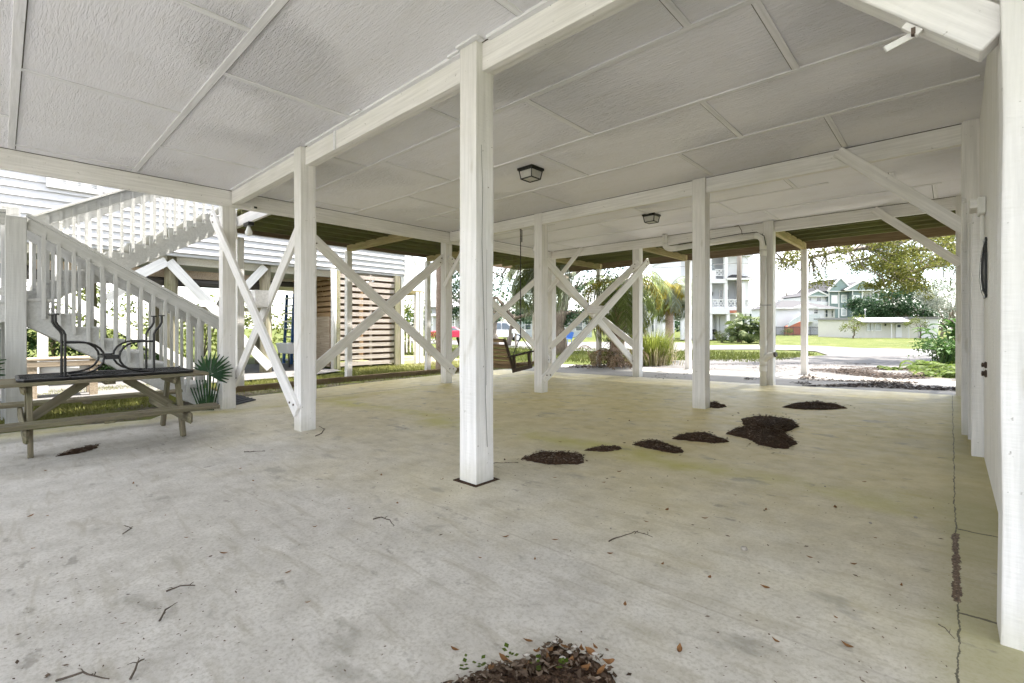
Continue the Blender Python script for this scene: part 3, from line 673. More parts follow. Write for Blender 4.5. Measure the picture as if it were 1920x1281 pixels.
for z, s_ in ((.845, 1.0), (.775, 1.15)):
    m_ = MB(); m_.lathe([(.024 * s_, 0), (.028 * s_, .010), (.016 * s_, .018), (.02 * s_, .03), (.004, .034)], n=12)
    bb.add([(.2145 - p[2], 5.42 + p[0], z + p[1]) for p in m_.v], m_.f)
bb.build('lock_knob', M['screw'], lk)

# ------------------------------------------------------------------ decks outside
dk = empty('far_deck', (-5, 12.4, 3.3), 'open joists and boards of the deck beyond the far beam, brown rim joist', 'deck')
for i, Y in enumerate([11.02 + .145 * k for k in range(20)]):
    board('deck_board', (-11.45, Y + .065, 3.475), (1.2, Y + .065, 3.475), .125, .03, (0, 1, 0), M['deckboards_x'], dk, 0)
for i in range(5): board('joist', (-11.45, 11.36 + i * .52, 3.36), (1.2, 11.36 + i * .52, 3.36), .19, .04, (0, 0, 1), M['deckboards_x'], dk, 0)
board('rim_joist', (-11.62, 13.97, 3.30), (1.25, 13.97, 3.30), .32, .045, (0, 0, 1), M['rim'], dk, 0)
for X in (-2.74, -5.80, -8.75, .2): board('girder', (X, 11.0, 3.21), (X, 13.94, 3.21), .16, .09, (0, 0, 1), M['deckwood'], dk, 0)
d2 = empty('side_deck', (-10, 8, 3.3), 'open boards of the left deck over the lawn edge with a brown rim joist', 'deck')
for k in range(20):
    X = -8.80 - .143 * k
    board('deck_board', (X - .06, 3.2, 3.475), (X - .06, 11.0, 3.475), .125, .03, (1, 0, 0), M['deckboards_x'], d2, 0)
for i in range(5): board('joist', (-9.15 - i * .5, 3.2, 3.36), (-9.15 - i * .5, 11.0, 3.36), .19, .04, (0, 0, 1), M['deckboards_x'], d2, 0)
board('rim_joist', (-11.62, 3.15, 3.36), (-11.62, 13.93, 3.36), .22, .045, (0, 0, 1), M['rim'], d2, 0)
for u in (651, 801): 
    Y = onX(u, 700, -11.5)[0] + .07
    board('girder', (-11.57, Y, 3.21), (-8.66, Y, 3.21), .16, .09, (0, 0, 1), M['deckwood'], d2, 0)
board('girder', (-11.57, 3.22, 3.24), (-8.66, 3.22, 3.24), .20, .06, (0, 0, 1), M['paint_x'], d2, 0)
board('girder', (-8.75, 2.62, 3.12), (-11.45, 3.5, 3.12), .09, .05, (0, 0, 1), M['paint_x'], d2, 0)

# flood light and camera by the corner post
fl = empty('flood_light', (-9.2, 2.95, 3.0), 'small outdoor flood light with a white bulb behind the stair corner post', 'lamp')
b = MB(); b.box(-9.32, 2.96, 2.955, -9.06, 3.06, 3.02); b.build('lamp_housing', M['lampblack'], fl, bevel=.01)
b = MB(); b.lathe([(.02, .10), (.032, .06), (.06, -.02), (.055, -.06), (.02, -.085)], (-9.16, 3.0, 2.86), 14); b.build('bulb', M['bulb'], fl, smooth=True)
sc_ = empty('security_camera', (-8.47, 2.87, 3.13), 'tiny white camera with a black lens on the left edge beam', 'camera')
b = MB(); b.box(-8.49, 2.82, 3.105, -8.44, 2.90, 3.155); b.build('camera_body', M['pvc'], sc_, bevel=.004)
b = MB(); b.box(-8.44, 2.845, 3.115, -8.432, 2.89, 3.147); b.build('lens', M['lampblack'], sc_)

# ------------------------------------------------------------------ ceiling lamps
def lantern(X, Y, label):
    o = empty('ceiling_lamp', (X, Y, ZC), label, 'lamp', 'black box lanterns on the ceiling')
    a_, c_ = .135, .095; h = .15
    b = MB(); b.box(-a_, -a_, -.035, a_, a_, 0); b.build('lamp_cap', M['lampblack'], o, local=True, bevel=.006)
    b = MB(); top = [(-a_ + .02, -a_ + .02), (a_ - .02, -a_ + .02), (a_ - .02, a_ - .02), (-a_ + .02, a_ - .02)]; bot = [(-c_, -c_), (c_, -c_), (c_, c_), (-c_, c_)]
    for i in range(4):
        j = (i + 1) % 4
        b.bar((*top[i], -.03), (*bot[i], -h), .013, .013); b.bar((*bot[i], -h), (*bot[j], -h), .013, .013); b.bar((*top[i], -.04), (*top[j], -.04), .013, .013)
    b.build('lamp_frame', M['lampblack'], o, local=True)
    b = MB(); b.add([(x * .97, y * .97, -.03) for x, y in top] + [(x * .97, y * .97, -h + .004) for x, y in bot], [(0, 1, 5, 4), (1, 2, 6, 5), (2, 3, 7, 6), (3, 0, 4, 7), (4, 5, 6, 7)])
    b.build('lamp_glass', M['frost'], o, local=True)
lantern(-4.26, 4.98, 'black box lantern on the open ceiling right of the thick post')
lantern(-4.28, 8.62, 'black box lantern above the start of the drain pipe')

# ------------------------------------------------------------------ drain pipe
dp = empty('drain_pipe', (-2.8, 10.6, 0), 'white plastic drain pipe along the far beam and down a post, with a cleanout plug', 'pipe')
r = .062
xs = -4.95
b = MB(); Yp = 10.66
b.tube([(xs, Yp, 3.34), (xs, Yp, 3.12)], r, 14); b.build('pipe_drop', M['pvc'], dp, smooth=True)
b = MB(); b.tube([(xs + .10 * 0, Yp, 3.12)] + [(xs + .16 - .16 * math.cos(a), Yp, 3.12 - .13 * math.sin(a)) for a in (.4, .8, 1.2, 1.57)] + [(xs + .3, Yp, 2.985)], r + .004, 14); b.build('pipe_elbow', M['pvc'], dp, smooth=True)
b = MB(); b.tube([(xs + .3, Yp, 2.985), (-2.98, Yp, 3.055)], r, 14); b.build('pipe_run', M['pvc'], dp, smooth=True)
b = MB(); b.tube([(-2.98, Yp, 3.055)] + [(-2.98 + .15 * math.sin(a), Yp, 2.90 + .155 * math.cos(a)) for a in (.4, .8, 1.2, 1.57)] + [(-2.83, Yp, 2.75)], r + .004, 14); b.build('pipe_elbow', M['pvc'], dp, smooth=True)
b = MB(); b.tube([(-2.83, Yp, 2.76), (-2.83, Yp, -.06)], r, 16); b.build('pipe_upright', M['pvc'], dp, smooth=True)
for z in (2.66, .82, .46, .30): 
    b = MB(); b.tube([(-2.83, Yp, z - .05), (-2.83, Yp, z + .05)], r + .010, 16); b.build('pipe_coupling', M['pvc'], dp)
b = MB(); b.tube([(-2.83, Yp, .46), (-2.70, Yp - .06, .58), (-2.60, Yp - .08, .60)], r * .95, 14); b.build('cleanout_branch', M['pvc'], dp, smooth=True)
b = MB(); b.tube([(-2.60, Yp - .08, .60), (-2.565, Yp - .087, .605)], r * .85, 14); b.build('cleanout_plug', M['pvcdark'], dp)
b = MB(); b.bar((-2.93, Yp - .07, 1.60), (-2.66, Yp - .07, 1.60), .022, .008); b.build('pipe_strap', M['grey'], dp)
b = MB(); b.tube([(-3.45, 10.84, 3.345), (-3.35, 10.80, 3.34), (-3.28, 10.76, 3.22), (-3.25, 10.72, 3.09)], .006, 6)
tag(b.build('hanging_wire', M['screw'], org=(-3.3, 10.8, 3.2)), 'thin curved wire hanging from the ceiling onto the drain pipe', 'wire')
b = MB(); b.tube([(-4.62, Yp, 3.075), (-4.0, Yp + .03, 3.10), (-3.3, Yp, 3.13), (-2.95, Yp - .02, 3.12), (-2.80, Yp - .05, 3.02), (-2.76, Yp - .06, 2.82)], .009, 6)
tag(b.build('black_cable', M['pvcdark'], org=(-3.5, Yp, 3.1)), 'thin black cable lying along the top of the drain pipe', 'cable')
b = MB(); b.tube([(-6.2, 2.60, 3.13), (-6.2, 2.60, 3.08), (-6.18, 2.60, 3.05), (-6.15, 2.60, 3.06), (-6.14, 2.6, 3.09)], .004, 6)
tag(b.build('ceiling_hook', M['screw'], org=(-6.2, 2.6, 3.1)), 'small wire hook under the near beam beside the rough-sawn post', 'hook')
# ------------------------------------------------------------------ wooden staircase with landing
st = empty('wooden_staircase', (-10, 1, -.2), 'white wooden staircase turning at a landing, rising from the slab edge to the deck', 'staircase')
def stringer(X, y0, z0, y1, z1, nst, depth=.30, t=.04, name='stringer'):
    """sawtooth stringer from the low end (y0, z0) to the high end (y1, z1)"""
    dy = (y1 - y0) / nst; dz = (z1 - z0) / nst
    top = []
    for i in range(nst): top += [(y0 + dy * i, z0 + dz * (i + 1)), (y0 + dy * (i + 1), z0 + dz * (i + 1))]
    low = [(y1, z1 - depth), (y0, z0 - depth + .12)] if True else []
    poly = [(y0, z0 - .02)] + top + low
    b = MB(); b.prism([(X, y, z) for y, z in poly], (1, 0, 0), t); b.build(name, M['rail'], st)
    for i in range(nst):
        pass
    return dy, dz
NL = 9
dy, dz = stringer(-9.18, 2.55, -.20, .20, 1.50, NL)
stringer(-10.24, 2.55, -.20, .20, 1.50, NL)
for i in range(NL):
    b = MB(); y = 2.55 + dy * i; z = -.2 + dz * (i + 1)
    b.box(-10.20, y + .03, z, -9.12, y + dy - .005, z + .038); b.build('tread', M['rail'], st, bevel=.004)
NU = 11
stringer(-10.40, .12, 1.50, 3.18, 3.46, NU); stringer(-11.46, .12, 1.50, 3.18, 3.46, NU)
for i in range(NU):
    y = .12 + 3.06 / NU * i; z = 1.5 + 1.96 / NU * (i + 1)
    b = MB(); b.box(-11.42, y - .03, z, -10.42, y + 3.06 / NU, z + .038); b.build('tread', M['rail'], st, bevel=.004)
b = MB(); b.box(-11.5, -1.25, 1.47, -9.10, .16, 1.51); b.build('landing_floor', M['rail'], st)
b = MB(); b.box(-11.5, .09, 1.22, -9.20, .14, 1.465); b.box(-9.17, -1.25, 1.22, -9.12, .10, 1.465); b.build('landing_frame', M['rail'], st)
for X, Y, z1 in ((-9.16, .14, 2.62), (-9.16, -1.2, 2.62), (-11.45, -1.2, 2.6), (-11.45, .10, 2.9), (-10.28, .10, 2.95)):
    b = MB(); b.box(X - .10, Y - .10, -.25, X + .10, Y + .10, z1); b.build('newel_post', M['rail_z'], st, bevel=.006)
for X, Y, z1 in ((-10.21, 2.50, 1.22), (-9.16, 2.58, 1.20)):
    b = MB(); b.box(X - .06, Y - .06, -.22, X + .06, Y + .06, z1); b.build('newel_post', M['rail_z'], st, bevel=.005)
def rail(X, p, q, xoff=0):
    board('handrail', (X, p[0], p[1]), (X, q[0], q[1]), .15, .04, (0, 0, 1), M['rail'], st)
    board('rail_cap', (X, p[0], p[1] + .105), (X, q[0], q[1] + .105), .15, .036, (1, 0, 0), M['rail'], st)
rail(-9.12, (.24, 2.555), (2.56, 1.165)); rail(-10.22, (.2, 2.60), (2.56, 1.165))
rail(-10.34, (-.05, 2.52), (3.2, 4.42)); rail(-11.46, (-.05, 2.52), (3.2, 4.42))
rail(-9.14, (.05, 2.57), (-1.25, 2.57)); rail(-11.46, (.05, 2.57), (-1.25, 2.57))
def baluster_run(X, ys, zt, zb, mesh=[None]):
    for y in ys:
        b = MB(); b.box(X - .019, y - .021, zb(y), X + .019, y + .021, zt(y)); b.build('baluster', M['rail_z'], st)
baluster_run(-9.095, [.40 + .152 * i for i in range(14)], lambda y: 2.50 - (y - .24) * .60, lambda y: 1.37 - (y - .24) * .70)
baluster_run(-10.19, [.40 + .152 * i for i in range(14)], lambda y: 2.54 - (y - .24) * .60, lambda y: 1.37 - (y - .24) * .70)
baluster_run(-10.315, [.20 + .15 * i for i in range(20)], lambda y: 2.60 + y * .585, lambda y: 1.52 + (y - .12) * .64)
baluster_run(-11.44, [.20 + .15 * i for i in range(20)], lambda y: 2.60 + y * .585, lambda y: 1.52 + (y - .12) * .64)
baluster_run(-9.12, [-1.05 + .15 * i for i in range(7)], lambda y: 2.55, lambda y: 1.35)
b = MB()
for i in range(20):
    y = .20 + .15 * i; z = 1.58 + (y - .12) * .64
    b.tube([(-10.296, y, z), (-10.284, y, z)], .019, 10)
b.build('bolt_head', M['grey'], st)
board('bottom_rail', (-9.13, .05, 1.62), (-9.13, -1.2, 1.62), .10, .04, (0, 0, 1), M['rail'], st)

# ------------------------------------------------------------------ picnic table
pt = empty('picnic_table', (-7.13, .75, -.14), 'weathered wooden picnic table with attached benches at the left edge', 'table')
y0, y1 = -.42, 1.75
for i in range(5):
    X = -6.80 - i * .148
    board('top_plank', (X, y0 + R.uniform(-.01, .01), .577), (X, y1 + R.uniform(-.015, .02), .577), .14, .036, (1, 0, 0), M['wood'], pt, .005)
for X in (-6.17, -6.305, -7.95, -8.085): 
    board('bench_plank', (X, y0, .245), (X, y1 + R.uniform(-.05, .02), .245), .128, .04, (1, 0, 0), M['wood'], pt, .006)
for Y in (.20, 1.46):
    for sx in (1, -1):
        zb = slabz(-7.13 + sx * .54, Y)
        board('leg', (-7.13 + sx * .52, Y, zb - .01), (-7.13 + sx * .22, Y, .555), .105, .042, (1, 0, 0), M['wood'], pt, .004)
    board('bench_support', (-6.10, Y - .043, .155), (-8.16, Y - .043, .155), .13, .042, (0, 0, 1), M['wood'], pt, .02)
    board('top_support', (-6.76, Y - .043, .515), (-7.46, Y - .043, .515), .085, .042, (0, 0, 1), M['wood'], pt, .02)
    s_ = 1 if Y < 1 else -1
    board('brace', (-7.13, Y + s_ * .02, .19), (-7.13, Y + s_ * .46, .545), .09, .04, (0, 0, 1), M['wood'], pt, .004)
b = MB(); b.box(-6.80, .78, .52, -7.45, .87, .558); b.box(-6.13, .70, .195, -6.36, .78, .224); b.box(-7.91, .70, .195, -8.13, .78, .224); b.build('cleat', M['wood'], pt)

# ------------------------------------------------------------------ upside-down wrought-iron table lying on it
it = empty('iron_table', (-7.15, .85, .60), 'black wrought-iron table turned upside down on the picnic table, its legs in the air', 'table')
X0, X1, Y0, Y1, zt = -6.78, -7.50, .12, 1.60, .615
b = MB(); 
rim = [(X0, Y0 + .05, zt), (X0, Y1 - .05, zt), (X0 - .05, Y1, zt), (X1 + .05, Y1, zt), (X1, Y1 - .05, zt), (X1, Y0 + .05, zt), (X1 + .05, Y0, zt), (X0 - .05, Y0, zt), (X0, Y0 + .05, zt)]
b.tube(rim, .016, 8)
for p, q in (((X0, .5), (X1, .5)), ((X0, 1.2), (X1, 1.2))): b.bar((p[0], p[1], zt + .012), (q[0], q[1], zt + .012), .025, .006)
b.build('table_rim', M['black'], it)
b = MB(); k = 54
for i in range(k + 1):
    y = Y0 + .02 + (Y1 - Y0 - .04) * i / k; b.bar((X0 - .01, y, zt), (X1 + .01, y, zt), .006, .006)
for i in range(27):
    x = X0 - .02 + (X1 - X0 + .04) * i / 26; b.bar((x, Y0 + .01, zt + .004), (x, Y1 - .01, zt + .004), .006, .006)
b.build('mesh_top', M['black'], it)
for X in (-6.95, -7.38):
    for sg, yc in ((1, .855), (-1, .855)):
        yy = lambda y: yc + sg * (y - .855)
        b = MB(); b.tube([(X, yy(.47), zt), (X, yy(.47), 1.07), (X, yy(.455), 1.11), (X, yy(.415), 1.165), (X, yy(.395), 1.21), (X, yy(.395), 1.285)], .0125, 8)
        b.tube([(X, yy(.395), 1.282), (X, yy(.395), 1.296)], .032, 12)
        b.build('leg', M['black'], it)
        arc = [(X, yy(.47), .985), (X, yy(.60), .985)] + [(X, yy(.60 + .19 * math.sin(a)), .815 + .17 * math.cos(a)) for a in [PI * j / 10 for j in range(1, 10)]] + [(X, yy(.60), .64), (X, yy(.47), .63)]
        b = MB(); b.tube(arc, .0115, 8); b.build('leg_hoop', M['black'], it)
    b = MB(); b.bar((X, .80, .815), (X, .91, .815), .05, .03); b.build('hoop_clamp', M['black'], it)
b = MB(); b.bar((-6.95, .79, .815), (-7.38, .79, .815), .02, .02); b.bar((-6.95, .92, .815), (-7.38, .92, .815), .02, .02); b.build('cross_rod', M['black'], it)

# ------------------------------------------------------------------ porch swing
sw = empty('porch_swing', (-7.1, 7.1, .35), 'slatted wooden porch swing hanging on chains behind the thick post', 'swing')
xa, xb = -7.78, -6.42
for i in range(7):
    t_ = i / 6; y = 6.93 - .22 * t_; z = .36 + .50 * t_
    if i == 6: z += .03
    board('back_slat', (xa, y, z), (xb, y, z), .072, .018, (0, -.4, 1), M['swingwood'], sw, .002)
for i in range(5): board('seat_slat', (xa, 6.98 + i * .10, .335 + i * .012), (xb, 6.98 + i * .10, .335 + i * .012), .085, .018, (0, 1, 0), M['swingwood'], sw, .002)
for X in (xa - .02, xb + .02):
    board('back_upright', (X, 6.96, .28), (X, 6.69, .93), .05, .04, (0, 1, 0), M['swingdark'], sw)
    board('seat_rail', (X + .03, 6.90, .285), (X + .03, 7.48, .345), .075, .04, (0, 0, 1), M['swingdark'], sw)
    board('arm', (X + .04, 6.76, .565), (X + .04, 7.50, .655), .028, .085, (0, 0, 1), M['swingdark'], sw)
    board('arm_post', (X + .04, 6.94, .28), (X + .04, 6.92, .575), .06, .045, (0, 1, 0), M['swingdark'], sw)
    board('arm_post', (X + .04, 7.40, .33), (X + .04, 7.38, .635), .06, .045, (0, 1, 0), M['swingdark'], sw)
    ch = MB(); xs_ = X + .06
    nlk = 62; top = Vector((xs_, 7.10, 3.12)); mid = Vector((xs_, 7.10, .98))
    def links(p, q, k):
        p, q = Vector(p), Vector(q); d = (q - p) / k
        for i in range(k):
            a_ = p + d * (i - .12); c_ = p + d * (i + 1.12)
            if i % 2: ch.bar(a_, c_, .020, .006, (1, 0, 0))
            else: ch.bar(a_, c_, .020, .006, (0, 1, .01))
    links(top, mid, nlk); links(mid, (X + .045, 6.90, .60), 12); links(mid, (X + .045, 7.44, .665), 15); links((xs_ + .035, 7.10, 3.10), (xs_ + .035, 7.10, 2.86), 7)
    ch.build('chain', M['black'], sw)
b = MB(); b.tube([(-6.36, 7.10, 3.125), (-6.34, 7.10, 3.10), (-6.32, 7.10, 3.12)], .008, 6); b.build('hook', M['screw'], sw)

# ------------------------------------------------------------------ plants next to the slab
def fan_leaf(mb, c, n, up, r, nseg=16, spread=3.6, droop=.15):
    """palmate leaf: narrow segments from the hub c; n = the way it faces, up = middle segment"""
    c = Vector(c); n = Vector(n).normalized(); up = Vector(up); up = (up - n * up.dot(n)).normalized(); s = n.cross(up)
    for i in range(nseg):
        a = (i / (nseg - 1) - .5) * spread; rr = r * (1 - .22 * abs(a / spread * 2) ** 2) * R.uniform(.93, 1.05)
        d = up * math.cos(a) + s * math.sin(a); w = d.cross(n)
        hw = r * spread / nseg * .40
        p1 = c + d * rr * .58 + n * (.02 * ((i % 2) - .5)); tip = c + d * rr - n * (rr * droop)
        mb.add([c, p1 + w * hw * .78, tip + w * .006, tip - w * .006, p1 - w * hw * .78], [(0, 1, 4), (1, 2, 3, 4)])
def toward(p):                               # unit vector roughly facing the open side of the slab
    return Vector((.75, -.62, .25))
x, y = gs(384, 772); x -= .12; y += .05
pl = empty('fan_palm', (x, y, T(x, y)), 'small dark green fan palm with one round leaf beside the stair corner post', 'palm')
b = MB(); hub = Vector((x + .10, y + .02, .40))
fan_leaf(b, hub, (.72, -.62, .30), (.1, .25, 1), .37, 19, 3.5, .08); b.build('fan_leaf', M['fanleaf'], pl)
b = MB(); 
for dx_, h_ in ((-.05, .42), (.02, .50), (.07, .36), (-.10, .3)):
    c0 = Vector((x + dx_ * .3, y + dx_ * .4, -.2)); tip = Vector((x + dx_ * 1.1, y + dx_ * 1.3, -.2 + h_ + .1))
    for k_ in range(4):
        o_ = Vector(((k_ - 1.5) * .018, (k_ - 1.5) * .022, 0)); b.add([c0 + o_, c0 + o_ + Vector((.02, .022, 0)), tip + o_ * 1.6 + Vector((.012, .014, 0)), tip + o_ * 1.6], [(0, 1, 2, 3)])
b.build('folded_leaf', M['fanleaf'], pl)
b = MB(); b.tube([(x, y, -.2), (x + .03, y + .04, .1), hub], .010, 6); b.build('stem', M['hedgeleaf'], pl)
px_, py_ = -9.05, -.62
p2 = empty('fan_palm', (px_, py_, T(px_, py_)), 'larger fan palm cut off by the left edge of the picture', 'palm')
for hub, up, r_ in (((px_ + .3, py_ + .05, .60), (0, 1, .1), .62), ((px_ + .35, py_ + .02, .22), (0, .8, -.6), .60), ((px_, py_ - .1, .95), (0, .3, 1), .5), ((px_ - .25, py_ + .15, .48), (0, .9, .25), .55)):
    b = MB(); fan_leaf(b, hub, (.82, -.35, .45), up, r_, 20, 3.3, .2); b.build('fan_leaf', M['fanleaf'], p2)
    b = MB(); b.tube([(px_, py_, -.2), hub], .012, 6); b.build('stem', M['hedgeleaf'], p2)

# door mat
mt = [gs(*p) for p in ((362, 757), (440, 741.5), (480, 751), (425, 764))]
b = MB(); b.prism([(x, y, slabz(x, y) + .003) for x, y in mt], (0, 0, 1), .018)
for k in range(1, 6):
    t_ = k / 6; p = [mt[0][i] * (1 - t_) + mt[3][i] * t_ for i in (0, 1)]; q = [mt[1][i] * (1 - t_) + mt[2][i] * t_ for i in (0, 1)]
    b.bar((p[0], p[1], slabz(*p) + .024), (q[0], q[1], slabz(*q) + .024), .012, .02, (1, 0, 0))
dm = b.build('door_mat', M['rubbermat'], org=(-9.5, 2.75, -.17)); tag(dm, 'dark ribbed rubber mat on the slab behind the stair corner post', 'mat')

# timber edging along the lawn
eg = empty('lawn_edging', (-11.2, 7, -.2), 'low dark timber edging between lawn and soil strip on the left', 'edging')
ep = [(-11.0, 2.95), (-11.12, 4.6), (-11.22, 6.3), (-11.24, 8.4), (-11.24, 10.6), (-11.2, 13.8)]
for p, q in zip(ep, ep[1:]): board('edging_timber', (*p, T(*p) + .04), (*q, T(*q) + .04), .15, .07, (0, 0, 1), M['rim'], eg, .01)

# ------------------------------------------------------------------ mulch piles
PG = 'dark mulch piles on the slab'
def pile(pix, label, h=.035, flakes=60, pts=None, cat='mulch pile', leafy=False):
    flakes = int(flakes * 2.6)
    pts = pts or [gs(*p) for p in pix]
    cx_ = sum(p[0] for p in pts) / len(pts); cy_ = sum(p[1] for p in pts) / len(pts)
    # densify + roughen the outline
    out = []
    for i in range(len(pts)):
        a, c = pts[i], pts[(i + 1) % len(pts)]
        for k in range(9):
            t_ = k / 9; j = .020
            out.append((a[0] * (1 - t_) + c[0] * t_ + R.uniform(-j, j), a[1] * (1 - t_) + c[1] * t_ + R.uniform(-j, j)))
    # round the corners a little
    n_ = len(out)
    for it_ in range(2): out = [((out[i - 1][0] + 2 * out[i][0] + out[(i + 1) % n_][0]) / 4, (out[i - 1][1] + 2 * out[i][1] + out[(i + 1) % n_][1]) / 4) for i in range(n_)]
    out = [(x + R.uniform(-.014, .014), y + R.uniform(-.014, .014)) for x, y in out]
    z0 = slabz(cx_, cy_)
    o = empty('mulch_pile', (cx_, cy_, z0), label, cat, PG)
    b = MB(); rings = [(1.0, 0.0), (.93, .45), (.80, .75), (.60, .92), (.38, 1.0), (.18, 1.03)]
    for sc, hh in rings:
        b.v += [(cx_ + (x - cx_) * sc, cy_ + (y - cy_) * sc, slabz(x, y) + .001 + h * hh * R.uniform(.65, 1.3)) for x, y in out]
    b.v.append((cx_, cy_, z0 + h))
    for r_ in range(len(rings) - 1):
        for i in range(n_): b.f.append([r_ * n_ + i, r_ * n_ + (i + 1) % n_, (r_ + 1) * n_ + (i + 1) % n_, (r_ + 1) * n_ + i]); b.m.append(0)
    q = (len(rings) - 1) * n_
    for i in range(n_): b.f.append([q + i, q + (i + 1) % n_, len(b.v) - 1]); b.m.append(0)
    b.build('mulch', M['mulch'], o)
    f = MB()
    for k in range(flakes):
        i = R.randrange(n_); t_ = R.random() ** .5 * (1.0 if R.random() < .70 else 1 + .6 * R.random() ** 2)
        x = cx_ + (out[i][0] - cx_) * t_; y = cy_ + (out[i][1] - cy_) * t_
        z = slabz(x, y) + (h * (1.12 - .55 * t_ ** 3) if t_ < 1 else .004) + R.uniform(0, .01)
        L = R.uniform(.006, .019) * (1.0 if leafy else 1.15); a = R.uniform(0, 2 * PI); w_ = L * R.uniform(.25, .5); tl = R.uniform(-.5, .5)
        d = Vector((math.cos(a), math.sin(a), tl * .5)) * L; s_ = Vector((-math.sin(a), math.cos(a), R.uniform(-.6, .6))) * w_
        p = Vector((x, y, z)); f.add([p - d, p - d * .2 + s_, p + d, p - d * .2 - s_], [(0, 1, 2, 3)])
    fo = f.build('leaf_flakes', M['litter'], o); fo['kind'] = 'stuff'
    return o
pile([(977, 862), (1005, 851), (1055, 850), (1090, 853), (1094, 870), (1040, 872), (1005, 868)], 'flat oblong mulch pile nearest to the thick foreground post', .035, 160)
pile([(1093, 845), (1125, 838), (1163, 839), (1165, 844), (1135, 848)], 'smallest thin mulch pile, second from the thick post', .018, 50)
pile([(1182, 834), (1215, 827), (1245, 831), (1283, 848), (1262, 851), (1225, 843)], 'curved mulch pile, third from the thick post', .03, 110)
pile([(1258, 823), (1285, 814), (1325, 813), (1372, 829), (1340, 832), (1295, 828)], 'tapering mulch pile just left of the largest one', .03, 110)
pile([(1357, 813), (1395, 801), (1390, 785), (1430, 780), (1480, 785), (1503, 800), (1468, 812), (1496, 832), (1470, 843), (1425, 836), (1405, 824)], 'largest lobed mulch pile in the middle of the row', .04, 420)
pile([(1326, 757), (1340, 754), (1364, 763), (1345, 766), (1326, 764)], 'small mulch pile peeking out behind the post right of centre', .03, 40)
pile([(1465, 764), (1490, 756), (1530, 754), (1565, 758), (1592, 766), (1550, 769), (1500, 768)], 'long flat mulch pile farthest from the camera', .03, 140)
pile([(98, 858), (130, 845), (165, 838), (187, 834), (180, 842), (140, 852)], 'thin streak of dark debris on the slab under the picnic table', .014, 60)
# the heap of soil and leaves at the bottom edge
fp0 = [gs(*p) for p in ((880, 1284), (915, 1262), (962, 1252), (1010, 1244), (1037, 1215), (1088, 1228), (1122, 1250), (1162, 1284))]
fp0 += [(-.62, .95), (-.95, .80), (-1.22, .92)]
hp = pile(None, 'heap of dark soil, oak leaves and seedlings at the bottom edge of the picture', .035, 240, fp0, 'soil heap', True)
# ------------------------------------------------------------------ single leaves, twigs and pebbles on the slab
def leaf_mesh(L, curl, seed):
    r = random.Random(seed); b = MB(); k = 6; pr = [0, .55, .95, 1, .75, .38, .03]
    for i in range(k + 1):
        t_ = i / k; x = (t_ - .5) * L; w_ = L * .21 * pr[i] * r.uniform(.92, 1.08); z = curl * L * (t_ - .5) ** 2 * 2.2
        b.v += [(x, -w_, z + w_ * curl * .9), (x, 0, z), (x, w_, z + w_ * curl * .9)]
    for i in range(k):
        for j in range(2): b.f.append([i * 3 + j, i * 3 + j + 1, i * 3 + j + 4, i * 3 + j + 3]); b.m.append(0)
    me = bpy.data.meshes.new('dead_leaf'); me.from_pydata(b.v, [], b.f); me.materials.append(M['deadleaf']); return me
LM = [leaf_mesh(L, c_, i) for i, (L, c_) in enumerate(((.050, .35), (.058, .2), (.044, .55), (.036, .3), (.062, .45)))]
LG = 'fallen oak leaves scattered over the slab'
def leaf_at(x, y, z=None, m=None, rz=None, tilt=.15, label='brown fallen oak leaf lying on the concrete slab', grp=LG, sc=1):
    o = bpy.data.objects.new('dead_leaf', m or R.choice(LM)); C.objects.link(o)
    o.location = (x, y, (slabz(x, y) if z is None else z) + .005); o.scale = (sc,) * 3
    o.rotation_euler = (R.uniform(-tilt, tilt), R.uniform(-tilt, tilt), R.uniform(0, 2 * PI) if rz is None else rz)
    return tag(o, label, 'leaf', grp)
for u, v in ((900, 1048), (853, 1221), (990, 1204), (1116, 1216), (1003, 1051), (1041, 1014), (1144, 1040), (1172, 1135), (1274, 1222), (948, 1009), (1435, 1103), (1567, 1160), (1518, 1047),
             (1322, 974), (1250, 958), (1212, 980), (1161, 886), (1132, 906), (1040, 897), (1242, 1060), (1566, 952), (1436, 958), (1378, 930), (1525, 860), (1620, 905), (1673, 880), (1549, 783), (1735, 795),
             (62, 1030), (57, 969), (88, 969), (85, 884), (250, 908), (310, 968), (450, 880), (475, 903), (510, 845), (630, 838), (690, 870), (705, 885), (745, 945), (715, 892), (830, 900), (810, 835),
             (500, 800), (480, 960), (590, 990), (655, 955), (760, 805), (800, 780), (930, 790), (1010, 780), (1095, 770), (1180, 790), (1050, 830), (1290, 790), (420, 1040), (350, 1010), (577, 1132), (540, 1075),
             (1640, 1010), (1690, 1100), (1590, 1215), (1455, 1205), (1330, 1085), (1600, 1060)):
    leaf_at(*gs(u, v), sc=R.uniform(.5, .8))
for u, v, s_ in ((1090, 1238, 1.2), (1110, 1243, 1.25), (1145, 1262, 1.3), (1060, 1232, 1.1), (1006, 1242, 1.2), (1030, 1240, 1.2), (1028, 1254, 1), (1070, 1262, 1.1), (1096, 1274, 1.2), (945, 1256, 1.2), (985, 1262, 1), (920, 1272, 1.1), (1045, 1272, 1.2), (990, 1276, 1), (1128, 1276, 1.1)):
    x, y = gs(u, v); leaf_at(x, y, slabz(x, y) + .030, LM[4 if s_ > 1.1 else 1], None, .5, 'brown oak leaf lying on the soil heap at the bottom edge', 'oak leaves on the soil heap', s_ * .72)
